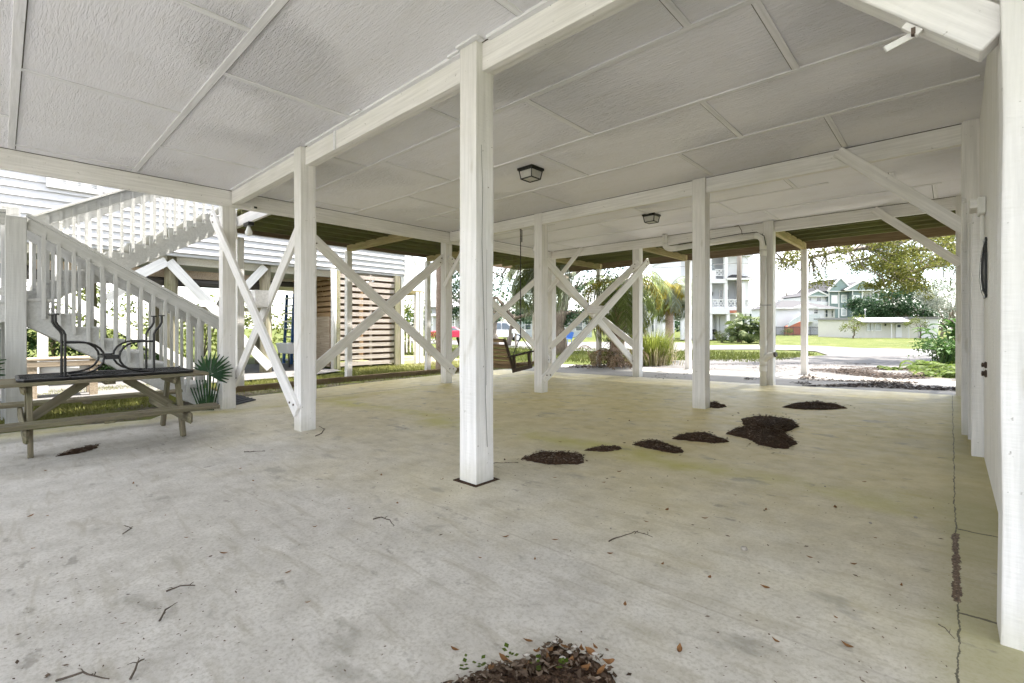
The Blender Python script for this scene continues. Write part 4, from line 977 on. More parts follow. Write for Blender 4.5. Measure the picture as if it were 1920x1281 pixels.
# pale shells / acorns and green seedlings on the heap
for k, (u, v) in enumerate(((1040, 1226), (1078, 1236), (1068, 1247), (1008, 1262), (988, 1252), (1116, 1250), (1055, 1258))):
    x, y = gs(u, v); b = MB(); a = R.uniform(0, 3)
    b.lathe([(.001, -.009), (.004, -.005), (.006, 0), (.004, .005), (.001, .008)], (0, 0, 0), 8)
    o = b.build('pale_shell', M['chalk'], None, local=True, smooth=True); o.location = (x, y, slabz(x, y) + .045); o.rotation_euler = (1.4, R.uniform(-.3, .3), a); o.scale = (1, 1, R.uniform(1, 1.8))
    tag(o, 'pale seed shell lying among the leaves of the soil heap', 'shell', 'pale seed shells on the soil heap')
for k, (u, v) in enumerate(((956, 1255), (898, 1270), (875, 1278), (1003, 1276), (1052, 1277))):
    x, y = gs(u, v); z = slabz(x, y) + .02; b = MB()
    for i in range(7):
        a = R.uniform(0, 2 * PI); h_ = R.uniform(.02, .05); L = R.uniform(.012, .022); d = Vector((math.cos(a), math.sin(a), .3)); s_ = Vector((-math.sin(a), math.cos(a), 0)); p = Vector((x, y, z + h_)) + d * R.uniform(0, .015)
        b.add([p, p + d * L * .5 + s_ * L * .45, p + d * L, p + d * L * .5 - s_ * L * .45], [(0, 1, 2, 3)])
    o = b.build('seedling', M['fern'], org=(x, y, z)); tag(o, 'tiny green seedling sprouting in the soil heap', 'seedling', 'green seedlings on the soil heap')
def twig(pix, label, r=.0045, fork=None):
    r *= .6
    pts = [gs(*p) for p in pix]; P = [(x, y, slabz(x, y) + r + .002 + (.012 if 0 < i < len(pts) - 1 else 0)) for i, (x, y) in enumerate(pts)]
    Q = []
    for a, c in zip(P, P[1:]):
        a, c = Vector(a), Vector(c); k = max(2, int((c - a).length / .022))
        for i in range(k): Q.append(a.lerp(c, i / k) + Vector((R.gauss(0, .0022), R.gauss(0, .0022), R.uniform(0, .003))))
    Q.append(Vector(P[-1])); b = MB(); b.tube(Q, [r * (1.25 - .85 * i / len(Q)) * R.uniform(.85, 1.15) for i in range(len(Q))], 6)
    for s_ in range(2):
        i = R.randrange(len(Q) // 3, len(Q)); e_ = Q[i] + Vector((R.uniform(-.03, .03), R.uniform(-.03, .03), .004)); b.tube([Q[i], Q[i].lerp(e_, .5) + Vector((.002, .003, .004)), e_], [r * .55, r * .45, r * .2], 5)
    if fork:
        f = [gs(*p) for p in fork]; b.tube([(x, y, slabz(x, y) + r + .004) for x, y in f], r * .7, 5)
    o = b.build('twig', M['bark'], org=P[0]); tag(o, label, 'twig')
twig([(700, 975), (715, 976), (730, 981), (739, 987)], 'short curved twig on the slab left of centre', .006)
twig([(1140, 1017), (1165, 1012), (1190, 1003), (1205, 1006), (1224, 1009)], 'long forked twig on the slab right of the thick post', .005, [(1190, 1004), (1192, 1000), (1196, 998)])
twig([(229, 1004), (247, 996), (232, 987)], 'twig bent into a V on the slab at the left', .005)
twig([(310, 1112), (340, 1106), (366, 1100)], 'flat dark twig on the slab at lower left', .006)
twig([(299, 1168), (310, 1152), (320, 1140)], 'steeply slanting twig at the lower left', .006)
twig([(245, 1276), (258, 1254), (270, 1239)], 'twig near the bottom edge at the left', .006)
twig([(592, 819), (603, 816), (608, 808), (598, 800)], 'thin bent twig at the foot of the rough-sawn post', .008)
twig([(457, 849), (480, 850), (497, 847)], 'dark straight twig behind the middle of the left slab', .006)
twig([(1758, 1172), (1772, 1186), (1790, 1200)], 'thin twig pointing at the crack near the broad right post', .003)
twig([(105, 1280), (150, 1274), (205, 1276)], 'twig lying along the bottom left edge', .006)
twig([(895, 876), (930, 872), (972, 869)], 'thin twig between the thick post and the first mulch pile', .005)
for u, v, r_, l in ((1395, 1032, .020, 'biggest pale pebble on the slab at lower right'), (1632, 982, .010, 'pebble with a pale top near the right yellow streak'), (1547, 913, .007, 'tiny white pebble beyond the yellow streak'), (1717, 972, .011, 'brownish pebble close to the crack along the wall'), (256, 912, .008, 'small white pebble crumbs in the middle of the left slab'), (1145, 992, .007, 'white pebble speck left of the forked twig')):
    x, y = gs(u, v); b = MB(); b.lathe([(.001, -.4 * r_), (r_ * .8, -.25 * r_), (r_, .1 * r_), (r_ * .7, .5 * r_), (.001, .65 * r_)], (0, 0, 0), 9)
    o = b.build('pebble', M['chalk'], None, local=True, smooth=True); o.location = (x, y, slabz(x, y) + r_ * .4); o.rotation_euler = (.1, .2, R.uniform(0, 3)); o.scale = (1.3, .85, 1); tag(o, l, 'pebble')
# crumbs: bits of bark, leaf and grit nobody could count, swept thinly over the slab
cb_ = MB()
for k in range(2600):
    u, v = R.uniform(0, 1790), 715 + 566 * R.random() ** 1.5
    x, y = gs(u, v)
    if x < -8.2 or x > .1: continue
    if math.sin(x * 1.9 + 1.3 * math.sin(y * 1.1)) + math.sin(y * 2.1 - x) < R.uniform(-1.6, 1.5): continue
    L = R.uniform(.003, .008) * (1 if R.random() < .85 else 1.9); a = R.uniform(0, 6.28); d = Vector((math.cos(a), math.sin(a), R.uniform(-.15, .15))) * L; s_ = Vector((-math.sin(a), math.cos(a), 0)) * L * R.uniform(.25, .7); p = Vector((x, y, slabz(x, y) + .003 + L * .2))
    cb_.add([p - d, p + s_, p + d, p - s_], [(0, 1, 2, 3)])
o = cb_.build('floor_debris', M['litter']); tag(o, kind='stuff'); o['label'] = 'tiny bits of leaf and grit scattered on the slab'
# leaf litter strewn over the drive and against the far slab edge
lt = MB()
def litter(poly_pix, n, smin=.02, smax=.06, zoff=.012):
    P = [P2(*p) if p[1] < 668 else gz(p[0], p[1], -.03 if p[0] > 1400 else -.12) for p in poly_pix]
    for k in range(n):
        # random point in the quad
        a, c = R.random(), R.random(); q = [P[0][i] * (1 - a) * (1 - c) + P[1][i] * a * (1 - c) + P[2][i] * a * c + P[3][i] * (1 - a) * c for i in (0, 1)]
        if math.sin(q[0] * 3.1 + 2 * math.sin(q[1] * 1.3)) + math.sin(q[1] * 2.3 + q[0]) < R.uniform(-1.2, 1.2): continue
        L = R.uniform(smin, smax); g_ = R.uniform(0, 2 * PI); d = Vector((math.cos(g_), math.sin(g_), R.uniform(-.3, .3))) * L; s_ = Vector((-math.sin(g_), math.cos(g_), R.uniform(-.3, .3))) * L * .45
        p = Vector((q[0], q[1], T(q[0], q[1]) + zoff + R.uniform(0, .02))); lt.add([p - d, p + s_, p + d, p - s_], [(0, 1, 2, 3)])
litter([(1495, 712), (1700, 722), (1790, 694), (1520, 690)], 6500, .02, .05)
litter([(1500, 724), (1600, 727), (1800, 738), (1800, 716)], 3600, .02, .05)
litter([(1395, 717), (1520, 722), (1520, 717), (1400, 714)], 900, .02, .045)
litter([(1200, 716), (1600, 690), (1640, 672), (1300, 684)], 2200, .015, .04)
litter([(1060, 688), (1200, 690), (1190, 678), (1080, 680)], 1500, .02, .06)
litter([(1560, 705), (1740, 716), (1780, 690), (1580, 684)], 5200, .02, .05)
lo = lt.build('leaf_litter', M['litter_dark']); tag(lo, kind='stuff')
lo['label'] = 'dark leaf litter strewn over the driveway'
# ------------------------------------------------------------------ the neighbour's house on pilings, left
XN = -15.0
nh = empty('stilt_house', (XN - 4, 3, -.25), 'neighbouring white sided house on wooden pilings beyond the lawn', 'house')
b = MB(); z = 3.13; lap = .182; yA, yB = -7.0, 10.28
while z < 7.4:
    b.add([(XN + .036, yA, z), (XN + .036, yB, z), (XN, yB, z + lap), (XN, yA, z + lap)], [(0, 1, 2, 3)])
    b.add([(XN, yA, z), (XN, yB, z), (XN + .036, yB, z), (XN + .036, yA, z)], [(0, 1, 2, 3)])
    z += lap
b.box(XN - 9, yA, 3.135, XN - .02, yB - .01, 7.4); b.build('siding_wall', M['housewhite'], nh)
b = MB(); b.box(XN - .05, yB - .02, 3.10, XN + .035, yB + .10, 7.4); b.build('corner_trim', M['trim'], nh)
b = MB(); b.box(XN - 9, yA, 3.04, XN - .01, yB, 3.12); b.build('soffit', M['houseshade'], nh)
b = MB()
for X in (-15.35, -19, -22.6): b.box(X - .10, yA, 2.84, X + .10, yB, 3.035)
b.build('floor_girder', M['paint_dirty'], nh)
wn = empty('window', (XN + .02, 1.18, 5.1)); wn.parent = nh; wn.matrix_basis = Wm(nh).inverted() @ Matrix.Translation((XN + .02, 1.18, 5.1))
ya, yb_, za, zb_ = .80, 1.56, 4.42, 5.7
b = MB(); b.box(XN + .0, ya - .10, za - .10, XN + .08, yb_ + .10, za); b.box(XN, ya - .10, za, XN + .08, ya, zb_); b.box(XN, yb_, za, XN + .08, yb_ + .10, zb_); b.box(XN, ya - .1, zb_, XN + .08, yb_ + .1, zb_ + .1); b.build('frame', M['trim'], wn)
b = MB(); b.box(XN + .005, ya, za, XN + .038, yb_, zb_); b.build('pane', M['glassgrey'], wn)
b = MB()
for k in range(26): b.bar((XN + .05, ya + .01, za + .02 + k * .045), (XN + .05, yb_ - .01, za + .02 + k * .045), .03, .006)
for y in (ya + .25, ya + .51): b.box(XN + .066, y - .012, za, XN + .074, y + .012, zb_)
b.build('blind', M['trim'], wn)
def piling(X, Y, r=.16):
    b = MB(); k = 7; pts = [(X + R.uniform(-.02, .02), Y + R.uniform(-.02, .02), -.3 + 3.34 * i / k) for i in range(k + 1)]
    b.tube(pts, [r * (1.08 - .12 * i / k) for i in range(k + 1)], 14); return b.build('piling', M['piling'], nh, smooth=True)
Y1p = onX(320, 600, -15.35)[0]; Y2p = onX(498, 600, -15.35)[0]
for X, Y in ((-15.35, Y1p), (-15.35, Y2p), (-15.35, -2.6), (-19, .2), (-19, 3.4), (-19, 6.6), (-22.6, -2), (-22.6, 2.2), (-22.6, 6.4), (-22.6, 10), (-15.2, 10.05), (-19, 10.05)): piling(X, Y)
def nb(p, q, X, w=.24): board('brace', (X, *onX(p[0], p[1], X)), (X, *onX(q[0], q[1], X)), w, .05, (0, 0, 1), M['paint_clean'], nh)
nb((316, 490), (506, 690), -15.15); nb((312, 490), (250, 520), -15.13); nb((350, 478), (200, 560), -15.60, .2); nb((497, 500), (440, 560), -15.13, .22)
nb((120, 555), (420, 722), -13.9, .22); nb((470, 470), (395, 600), -19.0, .2)
b = MB(); b.box(-15.6, Y1p + .2, 1.62, -15.5, Y2p, 1.74); b.build('cross_rail', M['piling'], nh)
b = MB(); b.tube([(-15.6, -3, 2.35), (-15.6, Y2p, 2.40)], .12, 10); b.tube([(-16.4, -3, 2.55), (-16.4, 7, 2.6)], .09, 10); b.build('duct', M['pvcdark'], nh)
b = MB(); b.box(-15.9, .5, 2.5, -15.5, Y2p - .3, 2.72); b.build('insulation_board', M['benchwood'], nh)
# slatted enclosure under the house
en = empty('slat_enclosure', (-16, 8.7, -.25), 'weathered wooden slat enclosure under the neighbouring house, with a plywood door', 'enclosure')
yc0, yc1 = onX(636, 600, -14.97)[0], onX(742, 600, -14.97)[0]
b = MB(); k = 15; z0, z1 = -.16, 3.02
for i in range(k):
    z = z0 + (z1 - z0) * i / k; b.box(-15.0, yc0, z + R.uniform(-.008, .008), -14.965, yc1 - .05, z + .135 + R.uniform(-.01, .006))
b.build('slat_panel', M['slat'], en)
b = MB()
for i in range(17):
    z = -.12 + 3.1 * i / 17; b.box(-18.6, yc0 - .02, z, -15.25, yc0 + .01, z + .13 + R.uniform(-.01, .01))
b.build('slat_panel', M['slat_x'], en)
b = MB(); b.box(-17.9, yc0 + .4, -.2, -17.86, yc1 + .5, 3.0); b.box(-17.8, yc1 + .3, -.2, -15.1, yc1 + .34, 3.0); b.build('back_panel', M['slat_x'], en)
b = MB(); b.box(-15.06, yc0 - .10, -.25, -14.93, yc0 + .02, 3.04); b.build('corner_post', M['piling'], en)
b = MB(); b.box(-15.15, yc1 - .06, -.25, -14.90, yc1 + .14, 3.04); b.build('corner_post', M['piling'], en)
b = MB(); b.box(-15.05, yc0 + 1.15, -.2, -15.005, yc0 + 1.25, 3.0); b.build('stud', M['slat'], en)
for i in range(4): board('inner_brace', (-15.4 - i * .8, yc0 + .1, 2.2), (-15.9 - i * .8, yc0 + .1, 3.0), .09, .04, (0, 0, 1), M['slat_x'], en)
xd0, xd1 = onY(594, 600, yc0 - .03)[0], onY(619, 600, yc0 - .03)[0]
b = MB(); b.box(xd0, yc0 - .06, -.2, xd1, yc0 - .025, onY(606, 594, yc0)[1]); b.build('plywood_door', M['benchwood'], en)
b = MB(); q = onX(625.5, 690, -14.9); b.tube([(-14.9, q[0], -.22), (-14.9, q[0], 3.05)], .085, 14)
o = b.build('vent_pipe', M['pvc'], org=(-14.9, q[0], -.2), smooth=True); tag(o, 'thick white upright pipe beside the corner of the slat enclosure', 'pipe')
tag(sheet('pad', [(-13.4, -3), (-13.4, 5.9), (-14.2, 7.4), (-19, 7.4), (-19, -3)], lambda x, y: -.25, M['road'], .03, 1.5), kind='structure')
sheet('bare_soil', [(-14.3, 9.9), (-12.9, 12.0), (-12.9, 14), (-20, 14), (-20, 9.9)], T, M['soil'], -.006, 1)
# blue ladder and white tub
xl = -16.3
lad = empty('step_ladder', (xl, 7.2, -.2), 'blue fibreglass ladder leaning against the slat enclosure', 'ladder')
X0, X1 = onY(536, 600, 7.3)[0], onY(550, 600, 7.3)[0]
zt_, zb_ = onY(542, 552, 7.3)[1], onY(542, 645, 7.3)[1]
for X in (X0, X1):
    b = MB(); b.bar((X, 7.34, zt_), (X, 7.22, -.2), .07, .09, (1, 0, 0)); b.build('ladder_rail', M['blue'], lad)
for i in range(9):
    z = zt_ - .15 - i * (zt_ + .2) / 9; b = MB(); b.bar((X0, 7.28, z), (X1, 7.28, z), .05, .08); b.build('rung', M['grey'] if i % 3 else M['plastic'], lad)
tb = empty('plastic_tub', (-16.0, 6.9, -.2), 'white plastic sink tub on dark legs in front of the blue ladder', 'tub')
xa_, xb_ = onY(533, 650, 6.9)[0], onY(556, 650, 6.9)[0]
zt2, zb2 = onY(540, 643, 6.9)[1], onY(540, 662, 6.9)[1]
b = MB(); b.add([(xa_, 6.6, zt2), (xb_, 6.6, zt2), (xb_, 7.1, zt2), (xa_, 7.1, zt2), (xa_ + .08, 6.66, zb2), (xb_ - .08, 6.66, zb2), (xb_ - .08, 7.04, zb2), (xa_ + .08, 7.04, zb2)], [(0, 1, 5, 4), (1, 2, 6, 5), (2, 3, 7, 6), (3, 0, 4, 7), (4, 5, 6, 7), (0, 1, 2, 3)]); b.build('basin', M['plastic'], tb, bevel=.02, seg=2)
for X in (xa_ + .1, xb_ - .1):
    for Y in (6.68, 7.02):
        b = MB(); b.bar((X, Y, zb2 + .01), (X + (.03 if X > xa_ + .2 else -.03), Y, -.21), .04, .04); b.build('leg', M['lampblack'], tb)
# work bench and white roll between stairs and the house
wb = empty('work_bench', (-13.4, .3, -.2), 'low old wooden bench behind the stairs with a white pipe under it', 'bench')
xw = -12.6
p0, p1 = onX(58, 668, xw), onX(190, 668, xw)
zt_ = onX(120, 673, xw)[1]
for i in range(4): board('bench_plank', (xw - i * .16, p0[0] - .15, zt_), (xw - i * .16, p1[0], zt_), .15, .04, (1, 0, 0), M['benchwood'], wb)
board('apron_rail', (xw + .05, p0[0] - .1, zt_ - .09), (xw + .05, p1[0], zt_ - .09), .10, .04, (0, 0, 1), M['benchwood'], wb)
for Y in (p0[0] + .02, p1[0] - .12):
    for X in (xw, xw - .5):
        b = MB(); b.box(X - .06, Y - .06, -.24, X + .06, Y + .06, zt_ - .02); b.build('leg', M['benchwood'], wb)
xq = xw - .15; pa, pb = onX(74, 690, xq), onX(168, 690, xq)
b = MB(); b.tube([(xq, pa[0], pa[1]), (xq, pb[0], pa[1])], .135, 18); o = b.build('white_roll', M['plastic'], org=(xq, .4, 0), smooth=True); tag(o, 'long white pipe lying under the low bench behind the stairs', 'pipe')
b = MB(); b.box(-13.2, p0[0] - .5, -.25, -12.05, p1[0] + 1.2, -.19); tag(b.build('pad', M['road']), kind='structure')
b = MB(); Yq = onX(80, 600, -13.9)[0]; b.box(-13.97, Yq - .08, -.25, -13.83, Yq + .08, 2.4); tag(b.build('wooden_post', M['paint_z'], org=(-13.9, Yq, -.2)), 'pale upright post behind the low bench', 'post')

# the neighbour's own stair at the far end of that house
ns = empty('outdoor_stair', (-15.6, 11.8, -.2), 'far white outdoor stair with balusters at the end of the neighbouring house', 'staircase')
wq = lambda u, X: onX(u, 600, X)[0]
Xs = -15.1
ya, yb_ = wq(751, Xs), wq(790, Xs)
for u in (753, 781, 789):
    b = MB(); y = wq(u, Xs); b.box(Xs - .07, y - .07, -.25, Xs + .07, y + .07, 3.6 if u == 753 else 2.5); b.build('newel_post', M['paint_clean'], ns)
zl = onX(775, 545, Xs)[1]
b = MB(); b.box(Xs - 1.4, ya, zl - .12, Xs + .05, yb_ + .1, zl); b.box(Xs - 1.4, ya, zl - .35, Xs - .02, ya + .05, zl - .12); b.build('landing_floor', M['deckwood'], ns)
board('stringer', (Xs - .2, ya, zl + 1.4), (Xs - .2, yb_ - .3, zl), .3, .05, (0, 0, 1), M['paint_clean'], ns)
board('handrail', (Xs, ya, zl + 2.3), (Xs, yb_ - .2, zl + 1.0), .10, .06, (0, 0, 1), M['paint_clean'], ns)
for i in range(9):
    y = ya + .12 + i * (yb_ - ya - .3) / 9; t_ = i / 9
    b = MB(); b.box(Xs - .02, y - .025, zl + 1.35 * (1 - t_), Xs + .02, y + .025, zl + 2.3 - 1.3 * t_); b.build('baluster', M['paint_clean'], ns)
board('stringer', (Xs - 1.2, yb_ - .2, zl - .1), (Xs - 1.2, ya + .1, .3), .28, .05, (0, 0, 1), M['rim'], ns)
for i in range(8):
    y = ya + .2 + i * .17; b = MB(); b.box(Xs - .9, y - .02, .15, Xs - .86, y + .02, 1.0); b.build('baluster', M['paint_clean'], ns)
board('handrail', (Xs - .88, ya + .1, 1.03), (Xs - .88, yb_ - .5, 1.03), .06, .08, (0, 0, 1), M['paint_clean'], ns)
# ------------------------------------------------------------------ vegetation helpers
def at(u, v, w):
    r = (u - CX) / F * w
    return Vector((r * CA - w * SA, r * SA + w * CA, H - (v - CY) / F * w))
def leafquad(mb, p, L, W, rr, flatz=1.0):
    a = rr.uniform(0, 2 * PI); e = math.asin(rr.uniform(-1, 1)) * flatz
    d = Vector((math.cos(a) * math.cos(e), math.sin(a) * math.cos(e), math.sin(e)))
    n = Vector((rr.gauss(0, 1), rr.gauss(0, 1), rr.gauss(0, 1) + .6)); s = d.cross(n)
    if s.length < 1e-4: s = Vector((1, 0, 0))
    s.normalize(); up = s.cross(d)
    mb.add([p - d * L, p + s * W + up * W * .25, p + d * L, p - s * W + up * W * .25], [(0, 1, 2, 3)])
def clump(mb, c, r, n, L, rr, sq=(1, 1, .75)):
    """leaves spread through a ragged ball, in sprays"""
    k = max(1, n // 9)
    for i in range(k):
        d = Vector((rr.gauss(0, 1), rr.gauss(0, 1), rr.gauss(0, 1))).normalized(); q = rr.random() ** .45 * rr.uniform(.75, 1.15)
        p = Vector(c) + Vector((d.x * r * sq[0], d.y * r * sq[1], d.z * r * sq[2])) * q
        for j in range(9):
            leafquad(mb, p + Vector((rr.gauss(0, .5), rr.gauss(0, .5), rr.gauss(0, .4))) * L * 3.2, L * rr.uniform(.7, 1.3), L * rr.uniform(.3, .5), rr)
def limb(mb, p, q, r0, r1, rr, k=6, sag=.0, wob=.06):
    p, q = Vector(p), Vector(q); L = (q - p).length
    pts = [p.lerp(q, i / k) + (Vector((rr.gauss(0, 1), rr.gauss(0, 1), rr.gauss(0, 1))) * L * wob if 0 < i < k else Vector()) + Vector((0, 0, sag * 4 * (i / k) * (1 - i / k))) for i in range(k + 1)]
    mb.tube(pts, [r0 + (r1 - r0) * i / k for i in range(k + 1)], 7); return pts
def tree(name, label, cat, base, trunk_top, r0, clumps, leafm, barkm, L, n, seed, group=None, lean=None):
    rr = random.Random(seed); base = Vector(base)
    o = empty(name, base, label, cat, group)
    t = MB(); top = Vector(trunk_top); pts = limb(t, base - Vector((0, 0, .2)), top, r0, r0 * .6, rr, 6, 0, .03)
    f = MB()
    for c in clumps:
        cc, r_ = Vector(c[:3]), c[3]
        s_ = pts[rr.randrange(3, 7)]; ps = limb(t, s_, cc, r0 * .38, r0 * .06, rr, 5, (cc - s_).length * .04, .05)
        for k in range(3): limb(t, ps[rr.randrange(2, 6)], cc + Vector((rr.gauss(0, 1), rr.gauss(0, 1), rr.gauss(0, .7))) * r_ * .6, r0 * .12, r0 * .03, rr, 3, 0, .05)
        clump(f, cc, r_, int(n * (c[4] if len(c) > 4 else 1)), L, rr)
    t.build('trunk', M[barkm], o, smooth=True); f.build('crown', M[leafm], o)
    return o
def frond(mb, base, az, el, length, droop, rr, nl=26, ll=.45, lw=.018, hang=.5, rach=None):
    """pinnate frond: a rachis that arches over, leaflets hanging on both sides"""
    p = Vector(base); pts = [p.copy()]; k = 10; e = el; side = Vector((-math.sin(az), math.cos(az), 0))
    for i in range(k):
        d = Vector((math.cos(az) * math.cos(e), math.sin(az) * math.cos(e), math.sin(e))); p = p + d * length / k; pts.append(p.copy()); e -= droop / k * (1 + i * .12)
    (rach or mb).tube(pts, [.016 * (1 - .8 * i / k) for i in range(k + 1)], 4)
    for i in range(nl):
        t_ = .12 + .88 * i / (nl - 1); j = min(k - 1, int(t_ * k)); q = pts[j].lerp(pts[j + 1], t_ * k - j); ax = (pts[j + 1] - pts[j]).normalized()
        l_ = ll * math.sin(PI * (.18 + .75 * t_)) * rr.uniform(.85, 1.1)
        for sg in (1, -1):
            d = (side * sg * 1.0 + ax * .65 + Vector((0, 0, -hang * rr.uniform(.5, 1.3)))).normalized(); w_ = ax.cross(d).cross(d).normalized()
            m1 = q + d * l_ * .55; tip = q + d * l_ + Vector((0, 0, -hang * .35 * l_))
            mb.add([q - w_ * lw * .5, q + w_ * lw * .5, m1 + w_ * lw, tip, m1 - w_ * lw], [(0, 1, 2, 4), (2, 3, 4)])
def palm(label, base, h, r, nf, fl, seed, mats=('palmleaf',), droop=1.7, ll=.45, boots=True, group=None, lean=(0, 0), hang=.5, lw=.018, dead=0):
    rr = random.Random(seed); base = Vector(base); o = empty('palm_tree', base, label, 'palm tree', group)
    t = MB(); k = 22; top = base + Vector((lean[0], lean[1], h))
    t.tube([base.lerp(top, i / k) - Vector((0, 0, .1 if i == 0 else 0)) for i in range(k + 1)], [r * (1.12 if i == 0 else (1.0 if i % 2 else .93)) for i in range(k + 1)], 12)
    t.build('trunk', M['palmbark'], o)
    fs = [MB() for _ in mats]
    for i in range(nf):
        az = i * 2.399 + rr.uniform(-.2, .2); el = 1.25 - 1.5 * (i / nf) + rr.uniform(-.1, .1); q = i % len(mats) if len(mats) > 1 and rr.random() < .55 else 0
        frond(fs[q], top, az, el, fl * rr.uniform(.8, 1.1), droop * rr.uniform(.8, 1.2), rr, 30, ll, lw, hang)
    for m_, f in zip(mats, fs):
        if f.v: f.build('fronds', M[m_], o)
    if dead:
        d = MB()
        for i in range(dead): frond(d, top - Vector((0, 0, rr.uniform(.0, .5))), rr.uniform(0, 6.28), rr.uniform(-.9, -.3), fl * rr.uniform(.5, .8), .9, rr, 18, ll * .6, lw, 1.2)
        d.build('dead_fronds', M['deadfrond'], o)
    return o

# ------------------------------------------------------------------ palms and trees in front of and behind the house
q = gz(826, 692, -.22)
palm('palm with a slender straight pinkish trunk between two outer deck posts', (q[0], q[1], -.25), 6.2, .155, 26, 2.6, 3, ('palmleaf', 'palmsilver'), 1.9, .5)
q = at(1009, 560, 17.5)
palm('palm whose pale fronds hang below the deck left of the porch swing post', (q[0], q[1], -.22), 3.3, .17, 34, 2.3, 4, ('palmsilver', 'palmleaf'), 2.3, .6, hang=.9, lw=.016)
q = gz(1152, 690, -.2)
vp = palm('thick vine-covered palm with arching yellow and green fronds, in front of the far deck', (q[0], q[1], -.2), 2.45, .24, 40, 2.35, 5, ('palmleaf', 'palmyellow', 'palmsilver'), 2.5, .50, hang=.7, lean=(.25, .15), dead=10)
rr = random.Random(77); v_ = MB()
for k in range(26):
    z = rr.uniform(.2, 2.3); a = rr.uniform(0, 6.28); clump(v_, (q[0] + math.cos(a) * .26 + .1 * z / 2, q[1] + math.sin(a) * .26, -.2 + z), .22, 60, .035, rr)
v_.build('climbing_vine', M['bushleaf'], vp)
v_ = MB()
for k in range(90): frond(v_, (q[0] + rr.gauss(0, .35), q[1] + rr.gauss(0, .35), -.1 + rr.random() * .5), rr.uniform(0, 6.28), rr.uniform(-.6, .9), rr.uniform(.4, .9), 1.6, rr, 8, .18, .012, .6)
v_.build('dead_skirt', M['deadfrond'], vp)
q = at(1255, 560, 18.5)
palm('second palm with silvery drooping fronds left of the big white house', (q[0], q[1], -.2), 2.7, .16, 30, 1.7, 8, ('palmsilver', 'palmleaf', 'palmyellow'), 2.7, .42, hang=.8)

# leaning oak trunk with burl
q = gz(1040, 664, -.22)
o = tree('oak_tree', 'big dark oak with a leaning burled trunk behind the porch swing post', 'tree', (q[0], q[1], -.22), at(1060, 520, 25.5), .42,
         [(*at(u, v, w), r) for u, v, w, r in ((1075, 545, 25, 1.3), (1105, 590, 25.5, .9), (1010, 500, 26, 1.6), (960, 545, 27, 1.3), (900, 500, 27, 1.7), (1130, 520, 26, 1.5), (985, 585, 27, .9), (1065, 600, 25, .7), (860, 560, 28, 1.4), (1150, 470, 26, 2), (1000, 440, 26, 2.2))], 'darkleaf', 'bark', .10, 420, 21)
b = MB(); c_ = at(1043, 655, 25.4); b.lathe([(.05, -.5), (.45, -.35), (.55, 0), (.42, .35), (.1, .5)], c_, 10); b.build('burl', M['bark'], o, smooth=True)
q = gz(952, 648, -.22)
tree('slim_tree', 'slim leaning dark trunk beside the back of the porch swing', 'tree', (q[0], q[1], -.22), at(966, 590, 35.5), .22, [(*at(u, v, 35), r) for u, v, r in ((975, 580, 1.2), (940, 575, 1.3), (990, 600, .9))], 'darkleaf', 'barkgrey', .13, 240, 22)
q = gz(929, 648, -.22)
tree('slim_tree', 'slim upright dark trunk left of the white parked car', 'tree', (q[0], q[1], -.22), at(927, 570, 36), .24, [(*at(u, v, 36), r) for u, v, r in ((915, 560, 1.5), (935, 590, .8), (880, 585, 1.2))], 'darkleaf', 'barkgrey', .13, 240, 23)
q = gz(870, 655, -.22)
tree('dark_tree', 'dark leafy tree seen between the left edge post and the thick foreground post', 'tree', (q[0], q[1], -.22), at(875, 560, 29), .2, [(*at(u, v, 29), r) for u, v, r in ((856, 540, 1.0), (852, 585, .8), (870, 500, 1.4), (845, 520, .8))], 'darkleaf', 'bark', .10, 330, 24)

# the oak whose branches hang into the picture over the drive
rr = random.Random(9)
base = at(1990, 640, 25); base.z = -.2
ok = empty('live_oak', base, 'large live oak whose sunlit branches hang over the driveway at the upper right', 'tree')
t = MB(); f = MB()
fork = base + Vector((-.6, -.2, 3.4)); limb(t, base - Vector((0, 0, .3)), fork, .55, .42, rr, 5, 0, .02)
limbs = [[(1850, 455, 23), (1790, 462, 21.5), (1720, 468, 20.5), (1650, 478, 20), (1585, 492, 19.5)],
         [(1860, 430, 22), (1780, 440, 20), (1680, 452, 19), (1590, 470, 18.5), (1520, 482, 18), (1468, 488, 18)],
         [(1880, 500, 23), (1800, 490, 20), (1740, 500, 19), (1690, 515, 18.5)],
         [(1850, 400, 22), (1700, 400, 19), (1560, 420, 17.5), (1480, 445, 17)],
         [(1900, 380, 25), (1780, 360, 24), (1640, 350, 23), (1500, 380, 22)]]
lp = []
for L_ in limbs:
    P = [fork] + [at(*p) for p in L_]
    P2_ = []
    for a, c in zip(P, P[1:]):
        for k in range(3): P2_.append(a.lerp(c, k / 3) + Vector((rr.gauss(0, .05), rr.gauss(0, .05), rr.gauss(0, .06))))
    P2_.append(P[-1]); n_ = len(P2_)
    t.tube(P2_, [.17 * (1 - i / n_) + .018 for i in range(n_)], 7)
    lp += P2_[5:]
def hangc(u0, u1, v0, v1, n, w0, w1, r0, r1, dens, L=.055):
    for k in range(n):
        c = at(rr.uniform(u0, u1), rr.uniform(v0, v1), rr.uniform(w0, w1)); r_ = rr.uniform(r0, r1)
        s_ = min(lp, key=lambda p: (p - c).length); limb(t, s_, c, .035, .008, rr, 4, 0, .05)
        clump(f, c, r_, int(dens * r_ * r_ * 10), L, rr, (1, 1, .6))
hangc(1590, 1800, 438, 500, 60, 17, 22, .35, .7, 80)
hangc(1600, 1740, 495, 540, 36, 17, 20, .3, .5, 84)
hangc(1650, 1745, 530, 556, 11, 17, 19, .2, .36, 60)
hangc(1456, 1505, 450, 503, 14, 16.5, 18.5, .25, .42, 80)
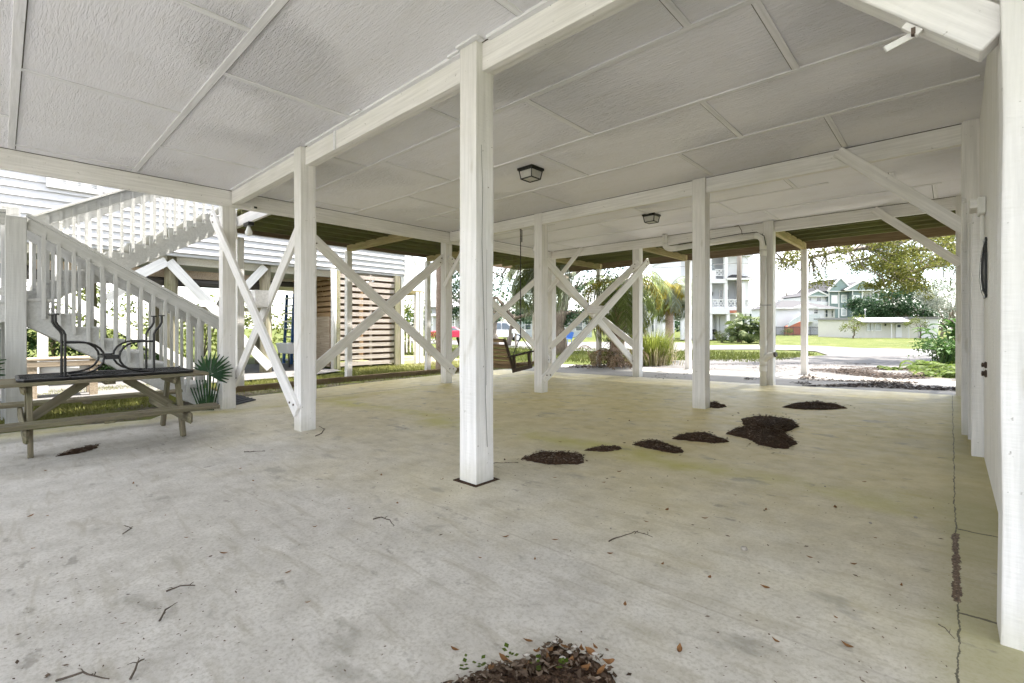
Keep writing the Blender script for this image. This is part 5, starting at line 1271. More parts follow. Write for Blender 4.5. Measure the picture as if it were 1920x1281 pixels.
hangc(1500, 1600, 440, 492, 22, 16.5, 19, .25, .45, 55)
hangc(1515, 1570, 485, 535, 12, 17, 18.5, .16, .3, 75)
hangc(1740, 1830, 450, 600, 8, 19, 22, .35, .6, 22)
hangc(1350, 1850, 330, 430, 60, 17, 24, .5, 1.0, 26, .07)
hangc(1600, 1900, 250, 330, 14, 20, 26, .8, 1.3, 16, .08)
t.build('trunk', M['barkgrey'], ok, smooth=True); f.build('crown', M['oakleaf'], ok)

# ornamental grass, palmetto, shrubs
q = gz(1226, 688, -.2); rr = random.Random(4)
og = empty('tall_grass', (q[0], q[1], -.2), 'clump of tall yellow-green grass with dry stems at the base, beside the drive', 'grass clump')
def blades(name, mat, n, h0, h1, spread, wid, droop, base):
    b = MB()
    for k in range(n):
        a = rr.uniform(0, 6.28); r_ = abs(rr.gauss(0, spread)); p = Vector((base[0] + math.cos(a) * r_, base[1] + math.sin(a) * r_, base[2])); h_ = rr.uniform(h0, h1); d = Vector((math.cos(a), math.sin(a), 0)) * rr.uniform(.1, droop) * h_; s_ = Vector((-math.sin(a + .6), math.cos(a + .6), 0)) * wid
        m1 = p + d * .35 + Vector((0, 0, h_ * .62)); tip = p + d + Vector((0, 0, h_ * rr.uniform(.78, 1)))
        b.add([p - s_, p + s_, m1 + s_ * .8, tip, m1 - s_ * .8], [(0, 1, 2, 4), (2, 3, 4)])
    return b.build(name, M[mat], og)
blades('green_blades', 'ornagrass', 700, .8, 1.55, .28, .011, .75, (q[0], q[1], -.2)); blades('dry_stems', 'straw', 480, .3, .85, .36, .010, .8, (q[0], q[1], -.2))
def bush(name, label, c, r, n, L, mat, seed, sq=(1, 1, .8), cat='shrub', group=None, k=9):
    rr = random.Random(seed); o = empty(name, (c[0], c[1], c[2]), label, cat, group); f = MB()
    for i in range(k):
        d = Vector((rr.gauss(0, 1), rr.gauss(0, 1), rr.gauss(0, .8))).normalized() * r * .55
        clump(f, (c[0] + d.x * sq[0], c[1] + d.y * sq[1], c[2] + r * sq[2] * .75 + d.z * sq[2]), r * .55, n // k, L, rr)
    t = MB()
    for i in range(6): t.tube([(c[0], c[1], c[2] - .1), (c[0] + rr.gauss(0, r * .3), c[1] + rr.gauss(0, r * .3), c[2] + r * sq[2])], [.03, .008], 5)
    t.build('stems', M['bark'], o); f.build('foliage', M[mat], o); return o
def palmetto(label, c, r, nl, seed, mat='palmettoleaf', lr=.75, tall=1.0):
    rr = random.Random(seed); o = empty('palmetto', c, label, 'palm shrub'); f = MB(); s_ = MB(); c = Vector(c)
    for i in range(nl):
        a = rr.uniform(0, 6.28); e = rr.uniform(.15, 1.45); d = Vector((math.cos(a) * math.cos(e), math.sin(a) * math.cos(e), math.sin(e))); hub = c + d * r * rr.uniform(.5, .95); hub.z = c.z + (hub.z - c.z) * tall
        s_.tube([c, hub], [.025, .012], 4); fan_leaf(f, hub, (d * .3 + Vector((rr.gauss(0, .5), rr.gauss(0, .5), .8))), d + Vector((0, 0, -.15)), lr * r * rr.uniform(.6, .9), 11, 2.6, .35)
    f.build('fan_leaves', M[mat], o); s_.build('stems', M['hedgeleaf'], o); return o
q = gz(1404, 643, -.22)
palmetto('bushy palmetto by the utility pole in front of the big white house', (q[0], q[1], -.22), 1.75, 70, 31, lr=.62, tall=1.45)
q = gz(1372, 642, -.22)
palmetto('smaller palmetto leaning on the left side of the utility pole', (q[0], q[1], -.22), 1.3, 20, 32, lr=.6, tall=1.5)
q = gz(1354, 642, -.22); bush('round_shrub', 'small rounded shrub on the grass left of the utility pole', (q[0], q[1], -.22), .68, 900, .05, 'bushleaf', 33, (1, 1, 1.25))
q = gz(1477, 629, -.22); bush('yellow_shrub', 'yellow-green little shrub before the brick stair of the grey-roofed house', (q[0], q[1], -.22), .9, 500, .09, 'fern', 34, (1, 1, 1))
# plants right of the drive: broad-leaved plant, shrubs, ferns
def banana(label, c, h, n, seed, name='broad_leaf_plant'):
    rr = random.Random(seed); o = empty(name, c, label, 'plant'); f = MB(); s_ = MB(); c = Vector(c)
    for i in range(n):
        a = rr.uniform(0, 6.28); e = rr.uniform(.9, 1.5); d = Vector((math.cos(a) * math.cos(e), math.sin(a) * math.cos(e), math.sin(e))); L = h * rr.uniform(.5, .75); p = c + Vector((rr.gauss(0, .2), rr.gauss(0, .2), 0)); m_ = p + d * L
        s_.tube([p, m_], [.022, .010], 5)
        side = Vector((-math.sin(a), math.cos(a), 0)); k = 6; ll = h * rr.uniform(.22, .34); e2 = e - .3; q_ = m_.copy(); prev = None
        for j in range(k + 1):
            t_ = j / k; w_ = ll * .19 * math.sin(PI * (.06 + .9 * t_)) ; dd = Vector((math.cos(a) * math.cos(e2), math.sin(a) * math.cos(e2), math.sin(e2)))
            row = [q_ + side * w_ + Vector((0, 0, w_ * .35)), q_.copy(), q_ - side * w_ + Vector((0, 0, w_ * .35))]
            if prev: f.add(prev + row, [(0, 1, 4, 3), (1, 2, 5, 4)])
            prev = row; q_ = q_ + dd * ll / k; e2 -= .28
    s_.build('stems', M['hedgeleaf'], o); f.build('broad_leaves', M['bigleaf'], o); return o
banana('tall broad-leaved plant right of the driveway, against the right wall', (.30, 20.2, -.1), 1.75, 60, 41)
banana('lower broad-leaved plant in front of the tall one by the right wall', (.05, 18.6, -.08), 1.0, 44, 42)
bush('leafy_shrub', 'dark leafy shrub under the broad-leaved plant beside the drive', (-.25, 19.2, -.08), .7, 1500, .05, 'hedgeleaf', 43, (1.2, 1, .8))
def fern(label, c, r, n, seed):
    rr = random.Random(seed); o = empty('fern', c, label, 'fern', None); f = MB()
    for i in range(n): frond(f, (c[0] + rr.gauss(0, r * .35), c[1] + rr.gauss(0, r * .35), c[2]), rr.uniform(0, 6.28), rr.uniform(.5, 1.3), r * rr.uniform(.6, 1.0), 1.9, rr, 16, r * .26, .014, .25)
    f.build('fronds', M['fern'], o); return o
fern('bright green fern clump at the edge of the drive, beside the right wall', (-.10, 16.2, -.03), .75, 46, 51)
fern('bright fern clump farther along the drive edge, below the broad-leaved plant', (-.45, 17.9, -.03), .7, 40, 52)
fern('small yellowish fern nearest to the far corner of the right wall', (.05, 14.9, -.03), .6, 36, 53)
fern('little fern sprout out on the litter-strewn drive', (-1.25, 16.9, -.05), .32, 18, 54)

# greenery behind and below the neighbour's house
bush('dense_shrub', 'dense deep green shrub behind the low bench at the left', (-17.2, -.6, -.25), 1.5, 2600, .07, 'hedgeleaf', 61, (.8, 1.6, .8))
bush('dense_shrub', 'deep green shrub under the upper stair flight at the left', (-18.2, 2.4, -.25), 1.2, 1700, .07, 'hedgeleaf', 62, (1, 1.5, .7))
for i, (X, Y, r_, l_) in enumerate(((-27, 1.5, 2.6, 'sunlit yellow-green bush seen under the neighbouring house left of the round piling'), (-27, 6.8, 2.8, 'sunlit yellow-green bush seen under the neighbouring house right of the round piling'), (-26, 11.8, 2.6, 'sunlit bush behind the slat enclosure'), (-27, -4.5, 2.8, 'sunlit bush behind the neighbouring house at the far left'))):
    bush('sunlit_bush', l_, (X, Y, -.25), r_, 2300, .11, 'bushleaf', 63 + i, (1, 1.25, .95), 'bush')
bush('sunlit_bush', 'green bush seen through the far white stair of the neighbouring house', (-21, 14.5, -.25), 1.9, 1700, .09, 'bushleaf', 71, (1, 1.2, 1), 'bush')

# lawn blades (uncountable): near lawn, then the far side of the drive
rr = random.Random(12); gb = MB()
def turf(region, n, h0, h1, w, test=None):
    x0, x1, y0, y1 = region
    global gb
    for k in range(n):
        x, y = rr.uniform(x0, x1), rr.uniform(y0, y1)
        if test and not test(x, y): continue
        z = gfun(x, y); a = rr.uniform(0, 6.28); h_ = rr.uniform(h0, h1); s_ = Vector((math.cos(a), math.sin(a), 0)) * w; l_ = Vector((rr.gauss(0, .45), rr.gauss(0, .45), 1)) * h_; p = Vector((x, y, z))
        gb.add([p - s_, p + s_, p + l_], [(0, 1, 2)])
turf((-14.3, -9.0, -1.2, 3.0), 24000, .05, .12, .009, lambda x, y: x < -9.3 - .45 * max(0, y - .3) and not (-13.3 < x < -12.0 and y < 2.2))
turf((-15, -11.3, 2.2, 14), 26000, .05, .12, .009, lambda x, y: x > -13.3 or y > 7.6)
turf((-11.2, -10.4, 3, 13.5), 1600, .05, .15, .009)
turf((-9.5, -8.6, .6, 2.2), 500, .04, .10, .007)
o = gb.build('lawn_grass', M['sungrass']); tag(o, kind='stuff'); o['label'] = 'lawn grass painted sunlit pale beside the stairs and the left deck'
gb = MB()
turf((-24, -5, 14.0, 30), 26000, .08, .2, .016, lambda x, y: y < 24 + (x + 24) * .25 and not (x > -11.6 and y < 15.3 + (x + 11) * .0) and not (x > -8.6 and y < 18.8))
o = gb.build('lawn_grass', M['grass']); tag(o, kind='stuff'); o['label'] = 'short sunlit lawn grass beyond the far deck'
# ------------------------------------------------------------------ buildings across the road
class Fac:
    """a building whose front faces the camera: sizes read as picture points at distance w"""
    def __init__(s, name, label, cat, u0, w, rot=0.0, zg=-.22):
        s.u0, s.w, s.k = u0, w, w / F; s.zg = zg
        p = at(u0, 600, w); s.o = empty(name, (p.x, p.y, zg), label, cat, None, A + rot)
    def x(s, u): return (u - s.u0) * s.k
    def z(s, v): return H - (v - CY) * s.k - s.zg
    def box(s, name, u0, v0, u1, v1, y0, y1, mat, parent=None):
        b = MB(); b.box(s.x(u0), y0, s.z(v0), s.x(u1), y1, s.z(v1)); return s.put(b, name, mat, parent)
    def put(s, b, name, mat, parent=None):
        return b.build(name, M[mat] if isinstance(mat, str) else mat, parent or s.o, local=True)
    def window(s, u0, v0, u1, v1, y=0.0, glass='glassdark', fr=.09, rail=True):
        f = MB(); x0, x1, z0, z1 = s.x(u0), s.x(u1), s.z(v1), s.z(v0)
        f.box(x0 - fr, y - .06, z0 - fr, x1 + fr, y - .003, z0); f.box(x0 - fr, y - .06, z1, x1 + fr, y - .003, z1 + fr); f.box(x0 - fr, y - .06, z0, x0, y - .003, z1); f.box(x1, y - .06, z0, x1 + fr, y - .003, z1)
        if rail: f.box(x0, y - .05, (z0 + z1) / 2 - .03, x1, y - .022, (z0 + z1) / 2 + .03)
        w = s.put(f, 'window', 'trim'); b = MB(); b.box(x0, y - .02, z0, x1, y - .004, z1); s.put(b, 'pane', glass, w); return w
    def xrail(s, u0, v0, u1, v1, y, n=2):
        b = MB(); x0, x1, z0, z1 = s.x(u0), s.x(u1), s.z(v1), s.z(v0)
        b.box(x0, y - .05, z1 - .08, x1, y + .05, z1); b.box(x0, y - .04, z0, x1, y + .04, z0 + .07)
        for i in range(n):
            a, c = x0 + (x1 - x0) * i / n, x0 + (x1 - x0) * (i + 1) / n
            b.bar((a, y, z0), (c, y, z1), .06, .05); b.bar((a, y, z1), (c, y, z0), .06, .05); b.bar((a, y, z0), (a, y, z1), .06, .06, (1, 0, 0)); b.bar((a, y, (z0 + z1) / 2), ((a + c) / 2, y, z1), .05, .05); b.bar(((a + c) / 2, y, z1), (c, y, (z0 + z1) / 2), .05, .05); b.bar((a, y, (z0 + z1) / 2), ((a + c) / 2, y, z0), .05, .05); b.bar(((a + c) / 2, y, z0), (c, y, (z0 + z1) / 2), .05, .05)
        return s.put(b, 'railing', 'trim')
# big white house on pilings
B = Fac('big_white_house', 'big white three-storey house with stacked porches and cross-pattern railings', 'house', 1330, 51)
dp_ = 2.2                                      # porch depth
B.box('wall', 1290, 470, 1407, 588, dp_, dp_ + 11, 'houseshade')
b = MB(); b.box(B.x(1395), .35, B.z(588), B.x(1407.5), dp_ - .01, B.z(470)); B.put(b, 'wall', 'housewhite')
# laps on the sunny side wall
b = MB(); xw = B.x(1407.5); z = B.z(588)
while z < B.z(470): b.box(xw, .35, z, xw + .03, dp_ + 11, z + .03); z += .30
B.put(b, 'siding_laps', 'houseshade')
B.box('porch_floor', 1245, 577, 1409, 589, -.02, dp_ - .02, 'housewhite'); B.box('porch_floor', 1290, 523, 1364, 531, -.02, dp_ - .02, 'housewhite')
B.box('eave', 1288, 462, 1412, 471, -.3, dp_ + 11, 'housewhite'); B.box('eave', 1394, 474, 1414, 480, .1, dp_ + 11, 'housewhite')
for u in (1332.5, 1362, 1395): B.box('porch_column', u - 3, 531, u + 3, 577, .05, .40, 'trim')
B.box('porch_column', 1359, 471, 1365, 523, .05, .40, 'trim'); B.box('porch_column', 1330, 471, 1335, 523, .05, .40, 'trim')
for u in (1248, 1262, 1281, 1304, 1333, 1366, 1403): B.box('piling', u - 3, 589, u + 3, 637, .05, .45, 'trim')
for u in (1256, 1290): B.box('piling', u - 2, 589, u + 2, 634, 5, 5.4, 'trim')
B.box('ground_floor_wall', 1336, 589, 1400, 637, dp_ + .3, dp_ + 6, 'housewhite')
B.box('garage_door', 1344, 594, 1357, 634, dp_ + .2, dp_ + .28, 'trim'); B.box('ground_column', 1358, 589, 1363, 634, dp_ - .3, dp_, 'houseshade'); B.box('garage_door', 1368, 592, 1384, 634, dp_ + .2, dp_ + .28, 'houseshade')
B.xrail(1336, 561, 1359, 577, .2, 2); B.xrail(1366, 561, 1392, 577, .2, 2); B.xrail(1247, 561, 1330, 577, .2, 6); B.xrail(1343, 505, 1357, 517, .2, 1); B.xrail(1397, 561, 1407, 577, .2, 1)
B.box('porch_wall', 1336, 507, 1343, 523, .15, .25, 'trim'); B.box('porch_wall', 1364, 471, 1396, 523, .9, 1.1, 'housewhite')
b = MB(); b.add([(B.x(1362), -.15, B.z(521)), (B.x(1413), -.15, B.z(521)), (B.x(1413), dp_, B.z(521)), (B.x(1362), dp_, B.z(521)), (B.x(1380), .9, B.z(513.5)), (B.x(1394), .9, B.z(513.5))], [(0, 1, 5, 4), (1, 2, 5), (2, 3, 4, 5), (3, 0, 4), (0, 1, 2, 3)]); B.put(b, 'porch_roof', 'shingle')
b = MB(); b.box(B.x(1361), -.18, B.z(525), B.x(1414), dp_ - .1, B.z(521.3)); B.put(b, 'roof_edge', 'trim')
b = MB(); b.add([(B.x(1286), -.4, B.z(462)), (B.x(1414), -.4, B.z(462)), (B.x(1414), 14, B.z(462)), (B.x(1286), 14, B.z(462)), (B.x(1320), 6, B.z(425)), (B.x(1380), 6, B.z(425))], [(0, 1, 5, 4), (1, 2, 5), (2, 3, 4, 5), (3, 0, 4)]); B.put(b, 'roof', 'shingle')
B.window(1344, 488, 1356, 507, dp_, 'glassgrey'); B.window(1366, 541, 1371, 572, dp_); B.window(1375.5, 540, 1383, 572, dp_)
d = B.box('door', 1331, 540, 1341, 577, dp_ - .08, dp_ - .02, 'lampblack'); b = MB(); b.box(B.x(1333), dp_ - .1, B.z(572), B.x(1339), dp_ - .085, B.z(544)); B.put(b, 'pane', 'glassgrey', d)
b = MB(); b.lathe([(.06, -.3), (.16, -.2), (.20, .1), (.05, .28)], (B.x(1348.5), dp_ - .2, B.z(548)), 8); B.put(b, 'porch_lantern', 'lampblack')
B.box('brick_lintel', 1368, 582, 1382, 587, -.08, -.03, 'brick')
for y0_, y1_ in ((2.6, 3.4), (6.6, 7.4)):       # windows in the side wall
    f = MB(); x_ = B.x(1407.5) + .03; z0_, z1_ = B.z(566), B.z(538); f.box(x_, y0_ - .1, z0_ - .1, x_ + .06, y1_ + .1, z1_ + .1); w_ = B.put(f, 'window', 'trim'); b = MB(); b.box(x_ + .062, y0_, z0_, x_ + .07, y1_, z1_); B.put(b, 'pane', 'glassdark', w_)
# bicycle-like wheels and a grill under it
for u, l in ((1339, 'dark wheeled grill standing under the big white house'), (1371, 'grey covered grill under the big white house behind the palmetto')):
    p = at(u, 630, 52.5); o = empty('grill', (p.x, p.y, -.22), l, 'grill'); b = MB(); b.lathe([(.05, .55), (.34, .7), (.36, .95), (.2, 1.12), (.04, 1.16)], (p.x, p.y, -.22), 12); b.build('kettle', M['lampblack'] if u < 1350 else M['grey'], o, smooth=True)
    b = MB(); 
    for a in (0, 2.1, 4.2): b.tube([(p.x + .18 * math.cos(a), p.y + .18 * math.sin(a), .4), (p.x + .34 * math.cos(a), p.y + .34 * math.sin(a), -.22)], .03, 6)
    b.build('legs', M['lampblack'], o)
# white house with grey hip roof
B = Fac('grey_roofed_house', 'white two-storey house with a dark grey hip roof and a brick stair', 'house', 1500, 88)
B.box('wall', 1455, 577, 1546, 634, 0, 9, 'houseshade'); B.box('wall', 1546.2, 577, 1568, 631, .35, 8.9, 'housewhite')
b = MB(); e0, e1 = B.x(1450), B.x(1571); b.add([(e0, -.6, B.z(578)), (e1, -.6, B.z(577)), (e1, 10, B.z(577)), (e0, 10, B.z(578)), (B.x(1492), 4.5, B.z(561)), (B.x(1516), 4.5, B.z(561))], [(0, 1, 5, 4), (1, 2, 5), (2, 3, 4, 5), (3, 0, 4), (0, 3, 2, 1)]); B.put(b, 'roof', 'shingle')
b = MB(); b.box(e0, -.65, B.z(579.6), e1, -.5, B.z(577.2)); b.add([(B.x(1478), -.9, B.z(579)), (B.x(1505), -.9, B.z(570)), (B.x(1530), -.9, B.z(577)), (B.x(1530), -.6, B.z(577)), (B.x(1505), -.6, B.z(570)), (B.x(1478), -.6, B.z(579))], [(0, 1, 2), (0, 1, 4, 5), (1, 2, 3, 4)]); B.put(b, 'fascia', 'trim')
B.window(1526, 580, 1533, 588, 0); B.window(1550, 581, 1554, 594, .35); B.window(1561.5, 582, 1563.5, 594, .35); B.window(1550, 607, 1554, 612, .35); B.window(1527, 607, 1533, 611, 0, 'glassgrey')
b = MB(); b.add([(B.x(1464), -2.2, B.z(612)), (B.x(1489), -2.2, B.z(603)), (B.x(1489), -2.2, B.z(628)), (B.x(1464), -2.2, B.z(628)), (B.x(1464), -1.0, B.z(612)), (B.x(1489), -1.0, B.z(603)), (B.x(1489), -1.0, B.z(628)), (B.x(1464), -1.0, B.z(628))], [(0, 1, 2, 3), (4, 5, 6, 7), (0, 1, 5, 4), (1, 2, 6, 5), (0, 3, 7, 4)]); B.put(b, 'brick_stair', 'brick')
b = MB(); b.prism([(B.x(1464), -2.3, B.z(613)), (B.x(1488), -2.3, B.z(602)), (B.x(1488), -2.3, B.z(590)), (B.x(1464), -2.3, B.z(606))], (0, -1, 0), .08); b.box(B.x(1488), -2.4, B.z(603), B.x(1522), -2.3, B.z(590)); B.put(b, 'stair_railing', M['glassgrey'])
B.box('landing', 1488, 602, 1523, 604.5, -2.35, -.02, 'trim'); B.box('doorway', 1489, 604.6, 1492.5, 626, -.6, -.03, 'brick'); B.box('garage_door', 1493, 606, 1502, 627, -.12, -.03, 'trim')
# teal apartment building
B = Fac('teal_apartments', 'teal apartment building with gables, white trim and balconies behind the grey-roofed house', 'building', 1590, 118)
B.box('wall', 1554.5, 546, 1590, 634, 0, 14, 'teal'); B.box('wall', 1590.2, 546, 1607, 634, -1.5, 14, 'teal'); B.box('balcony_wall', 1515, 556, 1554.3, 634, 1.0, 14, 'housewhite'); B.box('balcony_wall', 1607.2, 545, 1660, 634, .8, 14, 'housewhite')
def gable(u0, u1, va, vb, y, mat='tealgable', th=13):
    b = MB(); um = (u0 + u1) / 2; b.prism([(B.x(u0), y, B.z(vb)), (B.x(u1), y, B.z(vb)), (B.x(um), y, B.z(va))], (0, 1, 0), .3); B.put(b, 'gable', mat)
    b = MB(); b.prism([(B.x(u0) - .2, y + .31, B.z(vb)), (B.x(u1) + .2, y + .31, B.z(vb)), (B.x(um), y + .31, B.z(va) - .05)], (0, 1, 0), th); B.put(b, 'roof', 'shingle')
    b = MB()
    for a, c in ((u0 - 1, um), (u1 + 1, um)): b.bar((B.x(a), y - .12, B.z(vb + .5)), (B.x(c), y - .12, B.z(va - .3)), .35, .25)
    b.box(B.x(u0 - 1), y - .2, B.z(vb + 1.6), B.x(u1 + 1), y - .02, B.z(vb)); B.put(b, 'gable_trim', 'trim')
gable(1549, 1596, 521.5, 546, -.6); gable(1514, 1555, 545, 554.5, .3); gable(1574, 1640, 527, 545, -2.0)
for u in (1572.5, 1590, 1554, 1608): B.box('corner_trim', u - .8, 546, u + .8, 634, -1.62, -1.52, 'trim') if u > 1585 else B.box('corner_trim', u - .8, 547, u + .8, 634, -.1, -.02, 'trim')
B.window(1560, 555, 1569, 568, 0, 'plastic', .2, False); B.window(1578.5, 554.5, 1586, 566, 0, 'glassgrey', .22); B.window(1578.5, 579, 1586, 591, 0, 'glassgrey', .22); B.window(1593, 556, 1602, 567, -1.5, 'glassgrey', .22)
for u0_, v0_, u1_, v1_ in ((1522, 557.5, 1526, 563.5), (1536, 557, 1544, 564.5)): B.window(u0_, v0_, u1_, v1_, 1.0, 'glassdark', .15, False)
for u0_, v0_, u1_, v1_ in ((1610, 552, 1622, 561), (1610, 576, 1620, 587), (1628, 552, 1640, 560), (1625, 576, 1634, 587)): B.window(u0_, v0_, u1_, v1_, .8, 'glassdark', .2, False)
B.box('balcony_rail', 1516, 565.5, 1554, 572, .4, .6, 'houseshade'); B.box('balcony_rail', 1608, 562, 1650, 571, .2, .4, 'houseshade'); B.box('balcony_rail', 1608, 588, 1650, 596, .2, .4, 'houseshade')
# low white flat-roofed house
B = Fac('flat_roofed_house', 'long low cream house with a pale flat roof and a white door, across the lawn', 'house', 1607, 62)
B.box('wall', 1608, 598, 1757, 635, 0, 8, 'cream')
b = MB(); b.prism([(B.x(1604), -1.1, B.z(606)), (B.x(1604), -1.1, B.z(603.5)), (B.x(1604), .6, B.z(595.5)), (B.x(1604), 8.6, B.z(595)), (B.x(1604), 8.6, B.z(598)), (B.x(1604), .2, B.z(600))], (1, 0, 0), B.x(1699) - B.x(1604)); B.put(b, 'roof', 'roofwhite')
b = MB(); b.box(B.x(1699.2), -.25, B.z(598.5), B.x(1761), 8.3, B.z(594.5)); B.put(b, 'roof', 'roofwhite')
B.box('wall', 1722, 598.6, 1757.2, 635, -.14, -.01, 'housewhite')
B.window(1626, 607, 1631, 619, 0, 'glassgrey', .10, False); B.window(1632.5, 607, 1637, 619, 0, 'glassgrey', .10, False); B.window(1641, 607, 1651, 619, 0, 'glassgrey', .12, False)
d = B.box('door', 1679, 607, 1690, 633, -.08, -.005, 'trim'); b = MB(); b.box(B.x(1681.5), -.1, B.z(614), B.x(1687.5), -.085, B.z(609)); B.put(b, 'pane', 'glassdark', d)
for u in (1661, 1693): B.box('porch_post', u - .6, 605, u + .6, 635, -.95, -.85, 'trim')
B.window(1747, 613, 1749, 618.5, -.14, 'glassdark', .06, False); B.box('wall_light', 1658.5, 607.5, 1660, 611, -.14, -.01, 'lampblack')
# white cottages at the left of the road, mostly behind trees
B = Fac('white_cottage', 'white house with porch posts far away behind the red car', 'house', 840, 70)
B.box('wall', 800, 575, 872, 632, 1.5, 9, 'housewhite'); B.box('porch_roof', 805, 588, 875, 593, -.5, 1.45, 'trim')
for u in (812, 832, 848, 853, 866): B.box('porch_post', u - 1, 593, u + 1, 630, -.3, -.1, 'trim')
B.window(858, 600, 864, 618, 1.5, 'glassdark'); b = MB(); b.add([(B.x(796), -.5, B.z(576)), (B.x(876), -.5, B.z(576)), (B.x(876), 10, B.z(576)), (B.x(796), 10, B.z(576)), (B.x(815), 5, B.z(545)), (B.x(860), 5, B.z(545))], [(0, 1, 5, 4), (1, 2, 5), (2, 3, 4, 5), (3, 0, 4)]); B.put(b, 'roof', 'roofwhite')
B = Fac('pale_blue_house', 'pale house seen between tree trunks beyond the porch swing', 'house', 1000, 66)
B.box('wall', 962, 590, 1110, 636, 0, 9, 'glassgrey'); B.window(985, 600, 995, 618, 0); B.window(1080, 603, 1092, 620, 0); B.box('porch_roof', 960, 586, 1112, 590, -1.2, 9.5, 'roofwhite'); B.box('garage_door', 1030, 604, 1068, 635, -.1, -.01, 'trim')
B = Fac('porch_house', 'white house with blue-grey windows left of the big white house, behind the tall grass', 'house', 1215, 72)
B.box('wall', 1180, 570, 1246, 634, 0, 9, 'housewhite'); B.window(1200, 600, 1208, 626, 0); B.window(1222, 596, 1232, 622, 0); B.box('roof', 1176, 562, 1250, 570, -.8, 9.8, 'shingle')

# black picket fence
fp_ = at(1520, 628, 76); fo = empty('picket_fence', (fp_.x, fp_.y, -.22), 'black metal picket fence in front of the grey-roofed house', 'fence')
b = MB(); pa, pb = at(1455, 620, 74), at(1580, 620, 78); n_ = 96
for k in range(n_ + 1):
    p = pa.lerp(pb, k / n_); dense = k / n_ > .72
    b.bar((p.x, p.y, -.25), (p.x, p.y, 1.28), .11 if dense else (.09 if k % 12 == 0 else .03), .03, (pb - pa))
b.build('pickets', M['fence'], fo)
b = MB()
for z in (.0, 1.12): b.bar((pa.x, pa.y, z), (pb.x, pb.y, z), .05, .04)
b.build('fence_rails', M['fence'], fo)

# utility pole with wires
q = gz(1386, 641, -.22); up = empty('utility_pole', (q[0], q[1], -.22), 'grey wooden utility pole in front of the big white house', 'pole')
b = MB(); b.tube([(q[0], q[1], -.4), (q[0], q[1], 5), (q[0], q[1], 11)], [.24, .22, .17], 12); b.build('pole_shaft', M['barkgrey'], up, smooth=True)
wd = Vector((CA, SA, 0))
def wire(p, q_, sag, r, label, name='power_line'):
    p, q_ = Vector(p), Vector(q_); b = MB(); b.tube([p.lerp(q_, i / 16) - Vector((0, 0, sag * 4 * (i / 16) * (1 - i / 16))) for i in range(17)], r, 5); tag(b.build(name, M['pvcdark'], org=(p + q_) / 2), label, 'wire')
zp = H - (500 - CY) * 47.5 / F * 1.0
P0 = Vector((q[0], q[1], zp))
wire(P0 - wd * 30 + Vector((0, 0, -.3)), P0, .5, .022, 'power line running left from the utility pole across the white house')
wire(P0, P0 + wd * 34 + Vector((0, 0, 1.6)), .8, .022, 'power line running right from the utility pole')
wire(P0 + Vector((0, 0, 1.4)), at(1432, 523, 52), .1, .012, 'thin service wire slanting from the pole down to the white house')
q2 = at(1475, 560, 130); b = MB(); b.tube([(q2.x, q2.y, -.2), (q2.x, q2.y, at(1475, 549, 130).z)], .2, 8); tag(b.build('utility_pole', M['barkgrey'], org=(q2.x, q2.y, -.2)), 'distant utility pole rising behind the grey roof', 'pole')
p = at(1622, 595, 70); b = MB(); b.tube([(p.x, p.y, 0), (p.x, p.y, at(1622, 581, 70).z)], .05, 6); b.lathe([(.05, -.12), (.16, 0), (.05, .12)], at(1622, 581, 70), 8); tag(b.build('street_lamp', M['grey'], org=(p.x, p.y, 0)), 'thin pale street lamp behind the flat-roofed house', 'street lamp')

# trees across the road
def T4(us, w): return [(*at(u, v, w + R.uniform(-2, 2)), r) for u, v, r in us]
p = at(1700, 632, 84)
tree('live_oak', 'broad dark live oak behind the flat-roofed house', 'tree', (p.x, p.y, -.2), at(1697, 585, 84), .6, T4(((1640, 572, 2.4), (1620, 585, 1.8), (1665, 556, 2.6), (1690, 545, 2.6), (1720, 552, 2.6), (1745, 568, 2.4), (1670, 582, 2.2), (1735, 590, 1.8), (1650, 590, 1.5), (1605, 570, 1.4), (1700, 575, 2.0)), 84), 'darkleaf', 'barkgrey', .24, 1000, 81)
p = at(1790, 634, 58)
tree('grey_tree', 'pale grey-green sparse tree right of the flat-roofed house', 'tree', (p.x, p.y, -.2), at(1785, 590, 58), .25, T4(((1760, 540, 1.6), (1780, 555, 1.8), (1800, 530, 2.0), (1750, 570, 1.3), (1775, 580, 1.5), (1800, 575, 1.6), (1735, 555, 1.0)), 58), 'greyleaf', 'barkgrey', .12, 700, 82)
p = at(1601, 634, 60)
tree('small_tree', 'small loose-crowned tree at the left end of the flat-roofed house', 'tree', (p.x, p.y, -.22), at(1602, 612, 60), .10, T4(((1600, 600, .85), (1608, 606, .75), (1590, 612, .75), (1603, 618, .6), (1612, 597, .6), (1583, 615, .5)), 60), 'bushleaf', 'bark', .09, 150, 83)
p = at(1726, 635, 60)
tree('small_tree', 'small flat-topped tree in front of the flat-roofed house', 'tree', (p.x, p.y, -.22), at(1726, 610, 60), .10, [(*at(u, v, 60), r) for u, v, r in ((1705, 605, .5), (1715, 602, .55), (1726, 600, .6), (1733, 606, .5), (1736, 611, .35), (1699, 608, .35))], 'bushleaf', 'bark', .075, 150, 84)
p = at(1765, 640, 70)
tree('dark_tree', 'dark shrubby tree beside the right end of the flat-roofed house', 'tree', (p.x, p.y, -.22), at(1768, 600, 70), .2, T4(((1768, 590, 1.2), (1775, 605, 1.2), (1762, 612, 1.0), (1780, 590, 1.4)), 70), 'darkleaf', 'bark', .12, 260, 85)
